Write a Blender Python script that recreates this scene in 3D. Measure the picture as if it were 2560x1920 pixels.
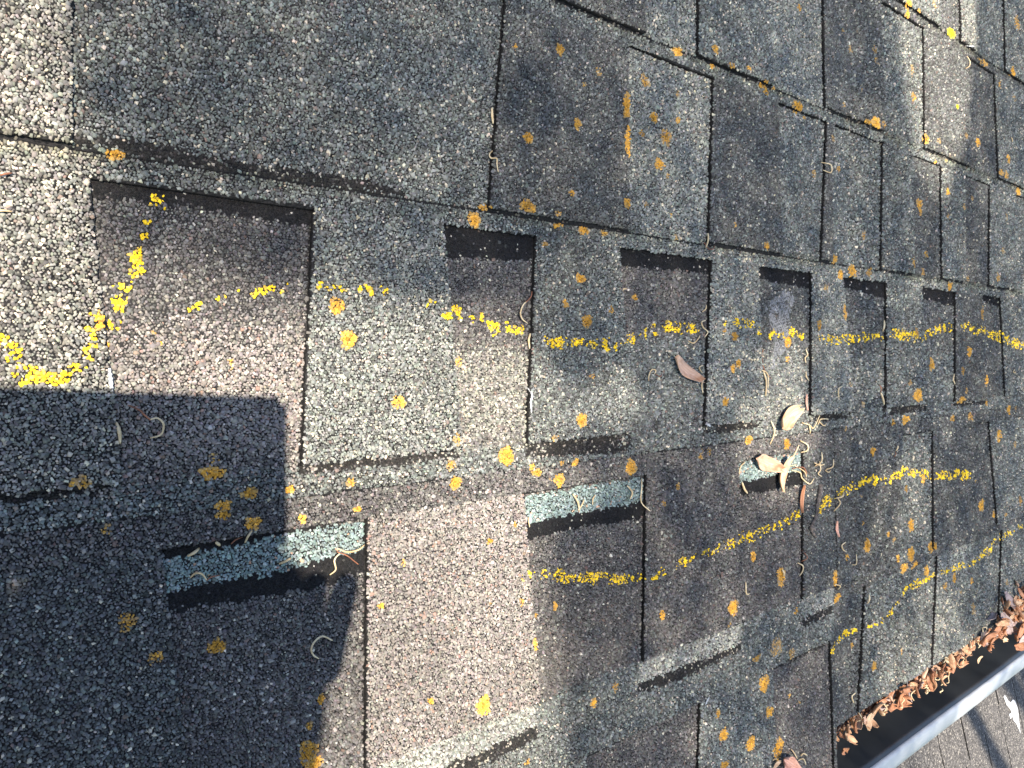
import bpy, bmesh, math, random
import numpy as np
from mathutils import Vector, Matrix
random.seed(7); RNG = np.random.default_rng(11)
SC = bpy.context.scene
for o in list(bpy.data.objects): bpy.data.objects.remove(o)

# ------------------------------------------------------------------ frame of the roof
PITCH = math.radians(27.0); EAVE_Z = 3.4
CP, SP = math.cos(PITCH), math.sin(PITCH)
def W(u, v, n):                    # roof coordinates (along eave, up slope, off the roof) in metres -> world
    return Vector((u, v*CP - n*SP, EAVE_Z + v*SP + n*CP))
def Wd(a): return Vector((a[0], a[1]*CP - a[2]*SP, a[1]*SP + a[2]*CP))

# ------------------------------------------------------------------ camera
CAM_POS = (-0.2909, 0.01085, 0.34643)
AX_R = (0.765486, -0.012612, 0.643329); AX_D = (-0.025070, -0.999634, 0.010233); AX_F = (0.642964, -0.023962, -0.765523)
cam = bpy.data.cameras.new('camera'); camo = bpy.data.objects.new('camera', cam); SC.collection.objects.link(camo)
r, d, f = Wd(AX_R).normalized(), Wd(AX_D).normalized(), Wd(AX_F).normalized()
m = Matrix(((r.x, -d.x, -f.x), (r.y, -d.y, -f.y), (r.z, -d.z, -f.z))).to_4x4()
m.translation = W(*CAM_POS); camo.matrix_world = m
cam.sensor_fit = 'HORIZONTAL'; cam.sensor_width = 36.0; cam.lens = 36.0*1923.0/2560.0
cam.clip_start = 0.005; cam.clip_end = 3000
cam.dof.use_dof = False
SC.camera = camo

# ------------------------------------------------------------------ light
SUN_ROOF = (-0.355155, 0.079806, 0.931395)                # towards the sun, in the roof's frame
S = Wd(SUN_ROOF).normalized()
w = bpy.data.worlds.new('World'); SC.world = w; w.use_nodes = True
nt = w.node_tree; sky = nt.nodes.new('ShaderNodeTexSky'); sky.sky_type = 'NISHITA'; sky.sun_disc = False
sky.sun_elevation = math.asin(S.z); sky.sun_rotation = math.atan2(S.x, S.y); sky.altitude = 100; sky.dust_density = 1.0; sky.ozone_density = 1.0
nt.links.new(sky.outputs[0], nt.nodes['Background'].inputs[0]); nt.nodes['Background'].inputs[1].default_value = 0.095
sl = bpy.data.lights.new('sun', 'SUN'); sl.energy = 3.5; sl.angle = math.radians(0.6); sl.color = (1.0, 0.905, 0.77)
slo = bpy.data.objects.new('sun', sl); SC.collection.objects.link(slo); slo.location = W(0, 0, 0) + S*12
slo.rotation_euler = S.to_track_quat('Z', 'Y').to_euler()
SC.view_settings.view_transform = 'Standard'; SC.view_settings.look = 'None'; SC.view_settings.gamma = 1
SC.view_settings.use_curve_mapping = False; SC.view_settings.exposure = 1.95
SC.cycles.use_denoising = True; SC.cycles.max_bounces = 6

# ------------------------------------------------------------------ measured layout of the roof (metres, roof frame)
SLOTS = {'A': [(-0.2242, -0.227, -0.004, -0.0203), (0.1014, 0.0982, 0.1965, 0.185), (0.2837, 0.2855, 0.3637, 0.3479), (0.3757, 0.3674, 0.472, 0.4616), (0.5404, 0.5356, 0.6114, 0.6063), (0.6771, 0.6714, 0.7561, 0.7456),
       (0.8452, 0.8368, 0.9474, 0.9425)],
 'B': [(-0.2211, -0.2123, -0.1249, -0.1349), (-0.0495, -0.0412, 0.0171, 0.0064), (0.0911, 0.0986, 0.1923, 0.1787), (0.2542, 0.2565, 0.3363, 0.3297), (0.3922, 0.4047, 0.4788, 0.4721), (0.5613, 0.5691, 0.6513, 0.6434),
       (0.7305, 0.7433, 0.7928, 0.8018)],
 'C': [(-0.1972, -0.1876, -0.0993, -0.104), (0.0053, 0.0138, 0.1158, 0.1082), (0.2248, 0.2286, 0.322, 0.3151)],
 'C2': [(0.5145, 0.4986, 0.5901, 0.585), (0.6829, 0.6834, 0.7551, 0.7752)],
 'D': [(0.0553, 0.0617, 0.1752, 0.1627), (0.2724, 0.2756, 0.3676, 0.3695)],
 'D2': [(0.3738, 0.3683, 0.4345, 0.4141), (0.5193, 0.4989, 0.602, 0.5817), (0.6848, 0.665, 0.8013, 0.7809)],
 'Z': [(0.1175, 0.1159, 0.1814, 0.174), (0.2634, 0.2731, 0.3578, 0.355), (0.4665, 0.4709, 0.5662, 0.5617), (0.6843, 0.6867, 0.7706, 0.7763)]}
V = {'As': 0.2225, 'Bs': 0.0875, 'Cs': -0.065, 'Ds': -0.24, 'L0': 0.2329, 'L1': 0.0993, 'L2': -0.05, 'L4': -0.237, 'Lm1': 0.369, 'TB': -0.0353, 'TC': -0.191, 'Zs': 0.3585, 'eave': -0.318}
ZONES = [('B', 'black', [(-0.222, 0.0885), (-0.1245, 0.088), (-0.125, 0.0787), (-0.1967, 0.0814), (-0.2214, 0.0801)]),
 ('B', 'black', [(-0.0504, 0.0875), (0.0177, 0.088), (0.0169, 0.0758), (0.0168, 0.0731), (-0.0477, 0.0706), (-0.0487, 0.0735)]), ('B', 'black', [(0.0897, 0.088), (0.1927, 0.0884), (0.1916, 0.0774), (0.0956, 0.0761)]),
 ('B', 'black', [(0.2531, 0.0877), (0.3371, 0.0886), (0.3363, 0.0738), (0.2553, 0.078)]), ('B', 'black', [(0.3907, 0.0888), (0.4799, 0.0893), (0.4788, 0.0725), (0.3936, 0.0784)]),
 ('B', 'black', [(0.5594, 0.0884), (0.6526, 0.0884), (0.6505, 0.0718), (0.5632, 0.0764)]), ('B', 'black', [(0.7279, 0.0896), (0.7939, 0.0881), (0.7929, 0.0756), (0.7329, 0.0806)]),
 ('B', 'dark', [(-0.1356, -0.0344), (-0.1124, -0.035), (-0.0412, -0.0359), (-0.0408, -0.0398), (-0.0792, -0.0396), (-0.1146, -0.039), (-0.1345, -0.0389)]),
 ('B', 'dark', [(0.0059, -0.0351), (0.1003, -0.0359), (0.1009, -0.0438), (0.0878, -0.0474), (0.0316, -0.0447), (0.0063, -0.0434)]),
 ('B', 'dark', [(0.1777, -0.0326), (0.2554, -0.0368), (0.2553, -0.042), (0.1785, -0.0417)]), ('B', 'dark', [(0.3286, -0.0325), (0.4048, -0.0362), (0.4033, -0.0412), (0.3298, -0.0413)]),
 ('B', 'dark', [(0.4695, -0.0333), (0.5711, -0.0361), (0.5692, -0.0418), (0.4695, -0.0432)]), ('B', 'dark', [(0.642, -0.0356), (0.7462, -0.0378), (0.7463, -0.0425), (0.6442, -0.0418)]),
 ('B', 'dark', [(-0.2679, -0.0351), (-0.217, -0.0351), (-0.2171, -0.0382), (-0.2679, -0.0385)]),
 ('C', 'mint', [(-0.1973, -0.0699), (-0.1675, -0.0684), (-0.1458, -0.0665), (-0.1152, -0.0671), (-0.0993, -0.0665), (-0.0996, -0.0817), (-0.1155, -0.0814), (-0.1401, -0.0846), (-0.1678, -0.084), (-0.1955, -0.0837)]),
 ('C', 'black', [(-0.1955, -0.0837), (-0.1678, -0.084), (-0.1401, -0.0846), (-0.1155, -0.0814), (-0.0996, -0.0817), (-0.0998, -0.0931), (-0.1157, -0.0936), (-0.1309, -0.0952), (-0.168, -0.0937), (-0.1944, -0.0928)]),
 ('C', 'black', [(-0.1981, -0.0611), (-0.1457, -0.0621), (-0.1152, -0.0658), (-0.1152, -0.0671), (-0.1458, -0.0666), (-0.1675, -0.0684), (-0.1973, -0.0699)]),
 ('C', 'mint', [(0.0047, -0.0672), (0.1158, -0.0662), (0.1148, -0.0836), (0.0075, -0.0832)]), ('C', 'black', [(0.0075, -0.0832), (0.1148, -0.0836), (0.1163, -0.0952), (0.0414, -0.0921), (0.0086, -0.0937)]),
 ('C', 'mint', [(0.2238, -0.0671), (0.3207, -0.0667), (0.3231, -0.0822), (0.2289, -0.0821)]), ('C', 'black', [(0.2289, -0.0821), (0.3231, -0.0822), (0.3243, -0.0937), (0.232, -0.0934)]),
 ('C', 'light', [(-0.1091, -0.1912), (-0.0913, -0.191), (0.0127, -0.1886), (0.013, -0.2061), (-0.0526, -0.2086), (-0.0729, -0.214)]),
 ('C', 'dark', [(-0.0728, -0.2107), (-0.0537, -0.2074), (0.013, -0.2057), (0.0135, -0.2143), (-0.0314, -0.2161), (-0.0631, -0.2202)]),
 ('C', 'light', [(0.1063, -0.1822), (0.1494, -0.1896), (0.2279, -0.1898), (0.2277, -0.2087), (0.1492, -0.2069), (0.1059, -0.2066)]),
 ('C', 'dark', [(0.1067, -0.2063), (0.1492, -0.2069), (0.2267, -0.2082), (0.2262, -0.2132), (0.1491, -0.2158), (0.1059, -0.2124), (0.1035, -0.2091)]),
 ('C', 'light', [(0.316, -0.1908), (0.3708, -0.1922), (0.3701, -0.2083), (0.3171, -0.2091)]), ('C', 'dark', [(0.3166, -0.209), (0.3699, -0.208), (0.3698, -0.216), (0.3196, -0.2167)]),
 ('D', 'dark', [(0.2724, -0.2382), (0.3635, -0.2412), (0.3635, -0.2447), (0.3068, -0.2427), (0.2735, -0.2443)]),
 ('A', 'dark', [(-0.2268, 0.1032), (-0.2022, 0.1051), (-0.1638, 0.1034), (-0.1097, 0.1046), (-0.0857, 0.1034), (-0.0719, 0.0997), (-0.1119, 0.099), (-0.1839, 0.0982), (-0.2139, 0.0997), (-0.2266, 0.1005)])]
LICHEN = [(-0.2117, 0.0982, 0.00405, 0.00188, 0.9), (-0.1138, 0.1562, 0.00249, 0.00299, 0.4), (-0.1352, 0.1551, 0.00154, 0.00144, 0.3), (-0.1886, 0.0981, 0.00158, 0.00144, 0.4), (0.038, 0.2031, 0.00329, 0.00339, 0.9),
 (0.1201, 0.2035, 0.00457, 0.00419, 0.6), (0.0985, 0.1813, 0.00433, 0.00817, 1.0), (0.099, 0.1579, 0.00341, 0.01024, 1.0), (0.1288, 0.1801, 0.00367, 0.00382, 0.9), (0.1413, 0.1691, 0.00585, 0.0056, 0.7),
 (0.0513, 0.1606, 0.00301, 0.00346, 0.9), (0.01, 0.1441, 0.00342, 0.00309, 0.9), (0.1334, 0.1491, 0.00473, 0.00385, 0.9), (0.1156, 0.1666, 0.0029, 0.0023, 0.6), (0.0446, 0.1164, 0.00242, 0.00229, 0.8),
 (0.0961, 0.1167, 0.00385, 0.00327, 0.9), (0.0721, 0.1975, 0.00259, 0.00276, 0.5), (0.0437, 0.187, 0.00241, 0.00266, 0.4), (0.0585, 0.1866, 0.00167, 0.00232, 0.5), (0.0018, 0.1953, 0.00143, 0.00197, 0.6),
 (-0.0974, 0.1659, 0.0014, 0.00123, 0.4), (0.0081, 0.1039, 0.00612, 0.00364, 0.9), (-0.0226, 0.0997, 0.00391, 0.00157, 0.8), (-0.0288, 0.092, 0.00439, 0.00431, 1.0), (0.0325, 0.1026, 0.00261, 0.00169, 0.6),
 (0.035, 0.0965, 0.00394, 0.00142, 0.8), (0.0572, 0.0953, 0.00447, 0.00234, 1.0), (0.0757, 0.0955, 0.00293, 0.002, 0.8), (0.0239, 0.0835, 0.00255, 0.00168, 0.6), (0.1532, 0.2306, 0.00494, 0.00305, 0.9),
 (0.1553, 0.1832, 0.0023, 0.00219, 0.7), (0.1426, 0.1419, 0.00241, 0.00216, 0.5), (0.1182, 0.1189, 0.00195, 0.00231, 0.5), (0.1449, 0.1152, 0.00173, 0.00174, 0.5), (0.149, 0.0993, 0.0021, 0.00175, 0.5),
 (0.1939, 0.2419, 0.00387, 0.00296, 0.8), (0.1938, 0.2305, 0.0029, 0.00205, 0.8), (0.2145, 0.2349, 0.00365, 0.0021, 0.8), (0.2372, 0.2379, 0.00298, 0.00167, 0.6), (0.261, 0.2313, 0.00448, 0.00294, 0.9),
 (0.2655, 0.2273, 0.00316, 0.00247, 0.8), (0.2757, 0.2321, 0.0023, 0.00149, 0.6), (0.3138, 0.2256, 0.00751, 0.0044, 0.9), (0.3289, 0.2195, 0.00257, 0.00158, 0.7), (0.3194, 0.3097, 0.00352, 0.00285, 0.6),
 (0.4018, 0.2942, 0.00323, 0.00309, 0.5), (0.4508, 0.3065, 0.00449, 0.00352, 0.6), (0.454, 0.2971, 0.00355, 0.00323, 0.5), (0.3903, 0.3073, 0.0023, 0.0025, 0.5), (0.5404, 0.3086, 0.00448, 0.00711, 0.5),
 (0.5422, 0.2821, 0.00525, 0.00412, 0.7), (0.4226, 0.2637, 0.00244, 0.00258, 0.5), (0.3871, 0.2407, 0.00315, 0.0025, 0.5), (0.449, 0.2373, 0.00901, 0.00529, 1.0), (0.4332, 0.235, 0.00468, 0.00203, 0.8),
 (0.4668, 0.2392, 0.00397, 0.00328, 0.6), (0.5651, 0.2425, 0.00584, 0.00421, 0.9), (0.5969, 0.2457, 0.00491, 0.00332, 0.5), (0.5257, 0.362, 0.00509, 0.00498, 0.8), (0.5221, 0.3703, 0.00652, 0.00434, 0.8),
 (0.546, 0.3701, 0.00376, 0.00221, 0.6), (0.6364, 0.372, 0.01131, 0.00509, 2.0), (0.6498, 0.2939, 0.00442, 0.00241, 2.0), (0.7171, 0.266, 0.00734, 0.00471, 0.9), (0.6746, 0.2656, 0.00413, 0.00351, 0.5),
 (0.8237, 0.3723, 0.00847, 0.00465, 0.9), (0.7855, 0.3492, 0.00482, 0.00416, 0.6), (0.8381, 0.3433, 0.00575, 0.00431, 0.5), (0.8106, 0.2612, 0.00667, 0.00425, 0.8), (0.7836, 0.2406, 0.00644, 0.00418, 0.7),
 (0.8025, 0.2396, 0.0066, 0.00423, 0.7), (0.843, 0.4386, 0.00867, 0.0088, 0.7), (0.5846, 0.3876, 0.00439, 0.00358, 0.5), (0.7313, 0.3626, 0.01501, 0.00328, 0.6), (0.5574, 0.1743, 0.00694, 0.00549, 0.9),
 (0.5593, 0.1664, 0.00464, 0.00388, 0.7), (0.6262, 0.1957, 0.00557, 0.00408, 0.8), (0.6726, 0.1852, 0.00413, 0.00388, 0.5), (0.6305, 0.1834, 0.00388, 0.00273, 0.4), (0.6262, 0.1684, 0.00386, 0.00307, 0.5),
 (0.2611, 0.1039, 0.00337, 0.00297, 0.9), (0.2184, 0.1157, 0.00184, 0.00165, 0.6), (0.4313, 0.1295, 0.00405, 0.0032, 0.6), (0.4011, 0.1279, 0.00266, 0.00198, 0.4), (0.5949, 0.2238, 0.00326, 0.00232, 0.7),
 (0.624, 0.2302, 0.00341, 0.00203, 0.5), (0.8537, 0.2273, 0.00825, 0.00478, 0.8), (0.8084, 0.1892, 0.00499, 0.00426, 0.5), (0.7923, 0.1461, 0.00653, 0.00423, 0.5), (0.3429, 0.1742, 0.00344, 0.00348, 0.5),
 (0.3868, 0.185, 0.00316, 0.00251, 0.6), (0.3729, 0.209, 0.00307, 0.00247, 0.5), (0.1546, 0.183, 0.00212, 0.00219, 0.7), (0.1557, 0.2018, 0.00213, 0.00284, 0.5), (0.571, 0.1229, 0.00513, 0.00327, 0.7),
 (0.7053, 0.2, 0.00385, 0.00289, 0.5), (-0.1148, 0.041, 0.00376, 0.00378, 1.0), (-0.2189, 0.0306, 0.00202, 0.00372, 0.9), (-0.1956, 0.0228, 0.00136, 0.00156, 0.6), (-0.1982, 0.0269, 0.00098, 0.0013, 0.5),
 (-0.2155, 0.0207, 0.00103, 0.00175, 0.7), (-0.1658, 0.0134, 0.00174, 0.00262, 0.6), (-0.1742, -0.0281, 0.00236, 0.00205, 0.5), (-0.1756, -0.0348, 0.00506, 0.00286, 1.0), (-0.2273, -0.033, 0.00383, 0.00258, 0.6),
 (-0.1401, -0.0457, 0.00215, 0.00189, 0.9), (-0.1593, -0.0453, 0.00394, 0.00225, 0.9), (-0.1712, -0.0497, 0.00343, 0.00275, 0.9), (-0.2112, -0.0195, 0.00116, 0.00152, 0.4), (-0.1092, 0.0248, 0.00426, 0.00443, 1.0),
 (-0.0409, 0.0133, 0.0019, 0.0029, 0.6), (-0.0814, -0.0073, 0.00393, 0.00353, 0.8), (-0.0453, -0.0292, 0.00262, 0.0034, 0.6), (-0.0085, -0.0412, 0.00564, 0.00522, 1.0), (0.0513, -0.0239, 0.00443, 0.0039, 1.0),
 (0.0585, 0.0382, 0.0045, 0.00412, 0.9), (0.0533, 0.0647, 0.00415, 0.00291, 0.8), (0.0396, 0.0486, 0.00266, 0.00267, 0.7), (0.0809, 0.0463, 0.00238, 0.00262, 0.7), (0.1078, 0.0557, 0.00286, 0.00229, 0.8),
 (0.0615, 0.0037, 0.00226, 0.00178, 0.7), (0.0278, -0.033, 0.00259, 0.00208, 0.5), (-0.0442, -0.0531, 0.0038, 0.00359, 1.0), (-0.0476, -0.0434, 0.00292, 0.00288, 0.6), (-0.1084, -0.0458, 0.00214, 0.00246, 0.7),
 (0.0112, -0.0499, 0.00272, 0.00185, 0.7), (0.0154, -0.0535, 0.00402, 0.00186, 0.9), (0.034, -0.0597, 0.00423, 0.00382, 1.0), (0.0361, -0.0494, 0.00212, 0.00153, 0.6), (0.0478, -0.0499, 0.00274, 0.00234, 0.9),
 (0.1, -0.0583, 0.00503, 0.005, 1.0), (0.0261, -0.0593, 0.00129, 0.00113, 0.5), (0.1489, -0.0641, 0.00212, 0.00155, 0.4), (0.1487, -0.0768, 0.00265, 0.00243, 0.6), (0.133, -0.0865, 0.00255, 0.00239, 0.6),
 (-0.1048, -0.0598, 0.00243, 0.0014, 0.8), (-0.0248, -0.0623, 0.00156, 0.00106, 0.4), (-0.095, 0.0433, 0.00142, 0.00156, 0.4), (-0.0291, -0.0212, 0.00176, 0.00174, 0.3), (0.3737, 0.1025, 0.00563, 0.00387, 0.9),
 (0.4084, 0.0942, 0.00721, 0.00515, 1.0), (0.3864, 0.0892, 0.00403, 0.0042, 0.9), (0.4422, 0.0958, 0.0051, 0.00471, 0.6), (0.4681, 0.0953, 0.00399, 0.00301, 0.4), (0.5366, 0.1119, 0.00523, 0.00542, 0.8),
 (0.5613, 0.104, 0.00427, 0.0039, 0.6), (0.6329, 0.0926, 0.00564, 0.00447, 0.9), (0.7739, 0.111, 0.00637, 0.00456, 0.6), (0.6845, 0.1044, 0.00421, 0.00393, 0.5), (0.3597, 0.0751, 0.00384, 0.00356, 0.5),
 (0.3935, 0.0572, 0.0035, 0.00777, 0.7), (0.3461, 0.0426, 0.00374, 0.00433, 0.9), (0.3569, 0.0497, 0.00272, 0.00301, 0.4), (0.2186, 0.0312, 0.00371, 0.00333, 0.9), (0.2989, 0.0279, 0.00488, 0.00466, 0.9),
 (0.2055, 0.0351, 0.002, 0.00164, 0.6), (0.2225, 0.0104, 0.00333, 0.00335, 0.8), (0.2149, 0.0067, 0.00327, 0.00332, 0.9), (0.2976, 0.013, 0.00267, 0.00284, 0.6), (0.2039, -0.0182, 0.0036, 0.00352, 0.9),
 (0.6848, 0.0194, 0.00658, 0.0061, 0.9), (0.5871, 0.0059, 0.00609, 0.00601, 0.8), (0.7305, 0.0657, 0.00601, 0.00777, 0.6), (0.5434, -0.0252, 0.00989, 0.00679, 1.0), (0.6642, -0.001, 0.0041, 0.00496, 0.7),
 (0.737, -0.0132, 0.00607, 0.00635, 0.8), (0.6734, -0.0234, 0.00369, 0.00357, 0.6), (0.662, -0.0346, 0.00912, 0.00354, 1.0), (0.7437, -0.0415, 0.00409, 0.00376, 0.6), (0.5255, -0.0118, 0.00368, 0.00318, 0.6),
 (0.5057, -0.0067, 0.00284, 0.00219, 0.4), (0.4005, -0.0103, 0.00266, 0.00229, 0.5), (0.4292, -0.0293, 0.00281, 0.00294, 0.5), (0.52, -0.0498, 0.00805, 0.00413, 1.0), (0.4926, -0.0506, 0.00418, 0.00342, 0.8),
 (0.642, -0.0548, 0.00619, 0.00384, 0.7), (0.6946, -0.0558, 0.00717, 0.00436, 0.7), (0.8216, -0.0526, 0.00682, 0.00475, 0.8), (0.8475, -0.0528, 0.0047, 0.00403, 0.5), (0.2388, -0.0501, 0.00476, 0.00342, 1.0),
 (0.2947, -0.0574, 0.00486, 0.00466, 0.9), (0.1869, -0.055, 0.0027, 0.00277, 0.6), (0.1784, -0.0543, 0.00227, 0.00183, 0.5), (0.1764, -0.0582, 0.00263, 0.00205, 0.6), (0.3959, -0.05, 0.00294, 0.002, 0.5),
 (0.4474, -0.0757, 0.00388, 0.00389, 0.8), (0.7859, -0.0838, 0.0076, 0.00698, 0.8), (0.8421, -0.0997, 0.00467, 0.00443, 0.5), (0.5255, -0.1212, 0.00332, 0.00288, 0.7), (0.5673, -0.116, 0.00434, 0.00464, 0.8),
 (0.7293, -0.164, 0.00856, 0.00749, 0.9), (0.8634, -0.1749, 0.00783, 0.00615, 0.6), (0.4227, -0.1154, 0.00247, 0.00147, 0.7), (0.7143, -0.1343, 0.00393, 0.00296, 0.5), (0.5441, 0.0385, 0.00492, 0.00612, 0.7),
 (0.5594, 0.0486, 0.00349, 0.00326, 0.4), (-0.218, -0.0533, 0.0017, 0.00201, 0.6), (-0.1713, -0.0536, 0.00287, 0.00234, 1.0), (-0.1578, -0.0593, 0.00361, 0.00297, 0.8), (-0.1342, -0.0605, 0.00219, 0.00192, 0.8),
 (-0.2111, -0.0924, 0.00353, 0.00371, 0.6), (-0.201, -0.1098, 0.00306, 0.00274, 0.6), (-0.1746, -0.1117, 0.00394, 0.0033, 0.9), (-0.126, -0.1494, 0.00211, 0.00226, 0.9), (-0.1323, -0.1604, 0.00159, 0.00179, 0.7),
 (-0.1333, -0.1728, 0.00437, 0.00597, 0.8), (-0.1302, -0.1791, 0.00402, 0.00315, 1.0), (-0.1766, -0.1575, 0.00094, 0.00096, 0.4), (-0.0219, -0.0889, 0.0018, 0.00177, 0.8), (-0.0027, -0.0821, 0.00167, 0.00164, 0.7),
 (-0.0792, -0.0912, 0.00151, 0.00178, 0.6), (-0.093, -0.1103, 0.00181, 0.00175, 0.9), (0.0007, -0.1283, 0.00145, 0.0022, 0.8), (0.0113, -0.1556, 0.00249, 0.00374, 0.9), (0.0141, -0.14, 0.001, 0.00281, 0.6),
 (0.0301, -0.1373, 0.0017, 0.00249, 0.8), (-0.0294, -0.1803, 0.00445, 0.00565, 1.0), (-0.0646, -0.1672, 0.00199, 0.00184, 0.8), (0.0617, -0.2063, 0.00243, 0.00321, 0.8), (0.0824, -0.2021, 0.00257, 0.00309, 0.6),
 (0.1287, -0.1637, 0.00253, 0.00348, 0.8), (0.0046, -0.225, 0.00221, 0.00149, 0.7), (-0.0432, -0.0894, 0.00106, 0.00103, 0.4), (-0.077, -0.1248, 0.00229, 0.00098, 0.4), (-0.022, -0.124, 0.00135, 0.00124, 0.5),
 (-0.0916, -0.18, 0.00073, 0.0008, 0.6), (0.2124, -0.1764, 0.00617, 0.00551, 1.0), (0.2854, -0.1671, 0.00575, 0.00776, 0.9), (0.2456, -0.1434, 0.00374, 0.00421, 0.8), (0.3071, -0.2003, 0.003, 0.00291, 0.8),
 (0.2767, -0.2233, 0.00851, 0.00798, 0.5), (0.2482, -0.225, 0.00578, 0.00275, 0.7), (0.3007, -0.2345, 0.00495, 0.00501, 0.5), (0.2592, -0.2487, 0.00638, 0.00658, 0.9), (0.2658, -0.2736, 0.00508, 0.00434, 0.9),
 (0.1955, -0.2541, 0.00277, 0.00307, 0.7), (0.2023, -0.2723, 0.00524, 0.00453, 0.9), (0.2377, -0.2906, 0.00611, 0.00546, 0.9), (0.2796, -0.3096, 0.00859, 0.00805, 0.9), (0.2031, -0.2954, 0.00485, 0.00263, 0.9),
 (0.3694, -0.1828, 0.00366, 0.00758, 0.8), (0.3807, -0.2048, 0.00634, 0.00455, 0.9), (0.4319, -0.1641, 0.00568, 0.00653, 1.0), (0.5347, -0.1596, 0.00676, 0.00679, 0.9), (0.5328, -0.19, 0.0075, 0.00712, 1.0),
 (0.5833, -0.1901, 0.00731, 0.00573, 1.0), (0.4984, -0.1879, 0.0046, 0.00409, 0.9), (0.5174, -0.2013, 0.00805, 0.00448, 1.0), (0.5441, -0.2034, 0.00572, 0.00425, 0.9), (0.5785, -0.2154, 0.00564, 0.00571, 0.9),
 (0.476, -0.1596, 0.00306, 0.00308, 0.7), (0.4879, -0.1684, 0.00312, 0.00343, 0.5), (0.3924, -0.1685, 0.00293, 0.00344, 0.8), (0.4242, -0.1415, 0.00248, 0.00206, 0.6), (0.4459, -0.283, 0.00454, 0.00424, 0.9),
 (0.5108, -0.2859, 0.00289, 0.00576, 0.6), (0.6448, -0.2354, 0.00535, 0.00531, 0.8), (0.6187, -0.24, 0.00515, 0.00417, 0.7), (0.7027, -0.25, 0.00388, 0.0048, 0.6), (0.8105, -0.2726, 0.0045, 0.00398, 0.5),
 (0.7053, -0.2838, 0.00732, 0.0063, 0.5), (0.333, -0.1509, 0.00236, 0.00271, 0.4), (0.3004, -0.2714, 0.00197, 0.00185, 0.7), (0.3154, -0.2812, 0.00306, 0.00161, 0.5), (0.1817, -0.233, 0.00192, 0.00279, 0.4),
 (0.2072, -0.1882, 0.00182, 0.00238, 0.5), (0.4084, -0.2544, 0.00242, 0.00292, 0.7), (0.6606, -0.2554, 0.00411, 0.00323, 0.5), (0.769, -0.1798, 0.00478, 0.00424, 0.8), (0.8031, -0.1844, 0.00444, 0.00236, 0.6)]
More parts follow.
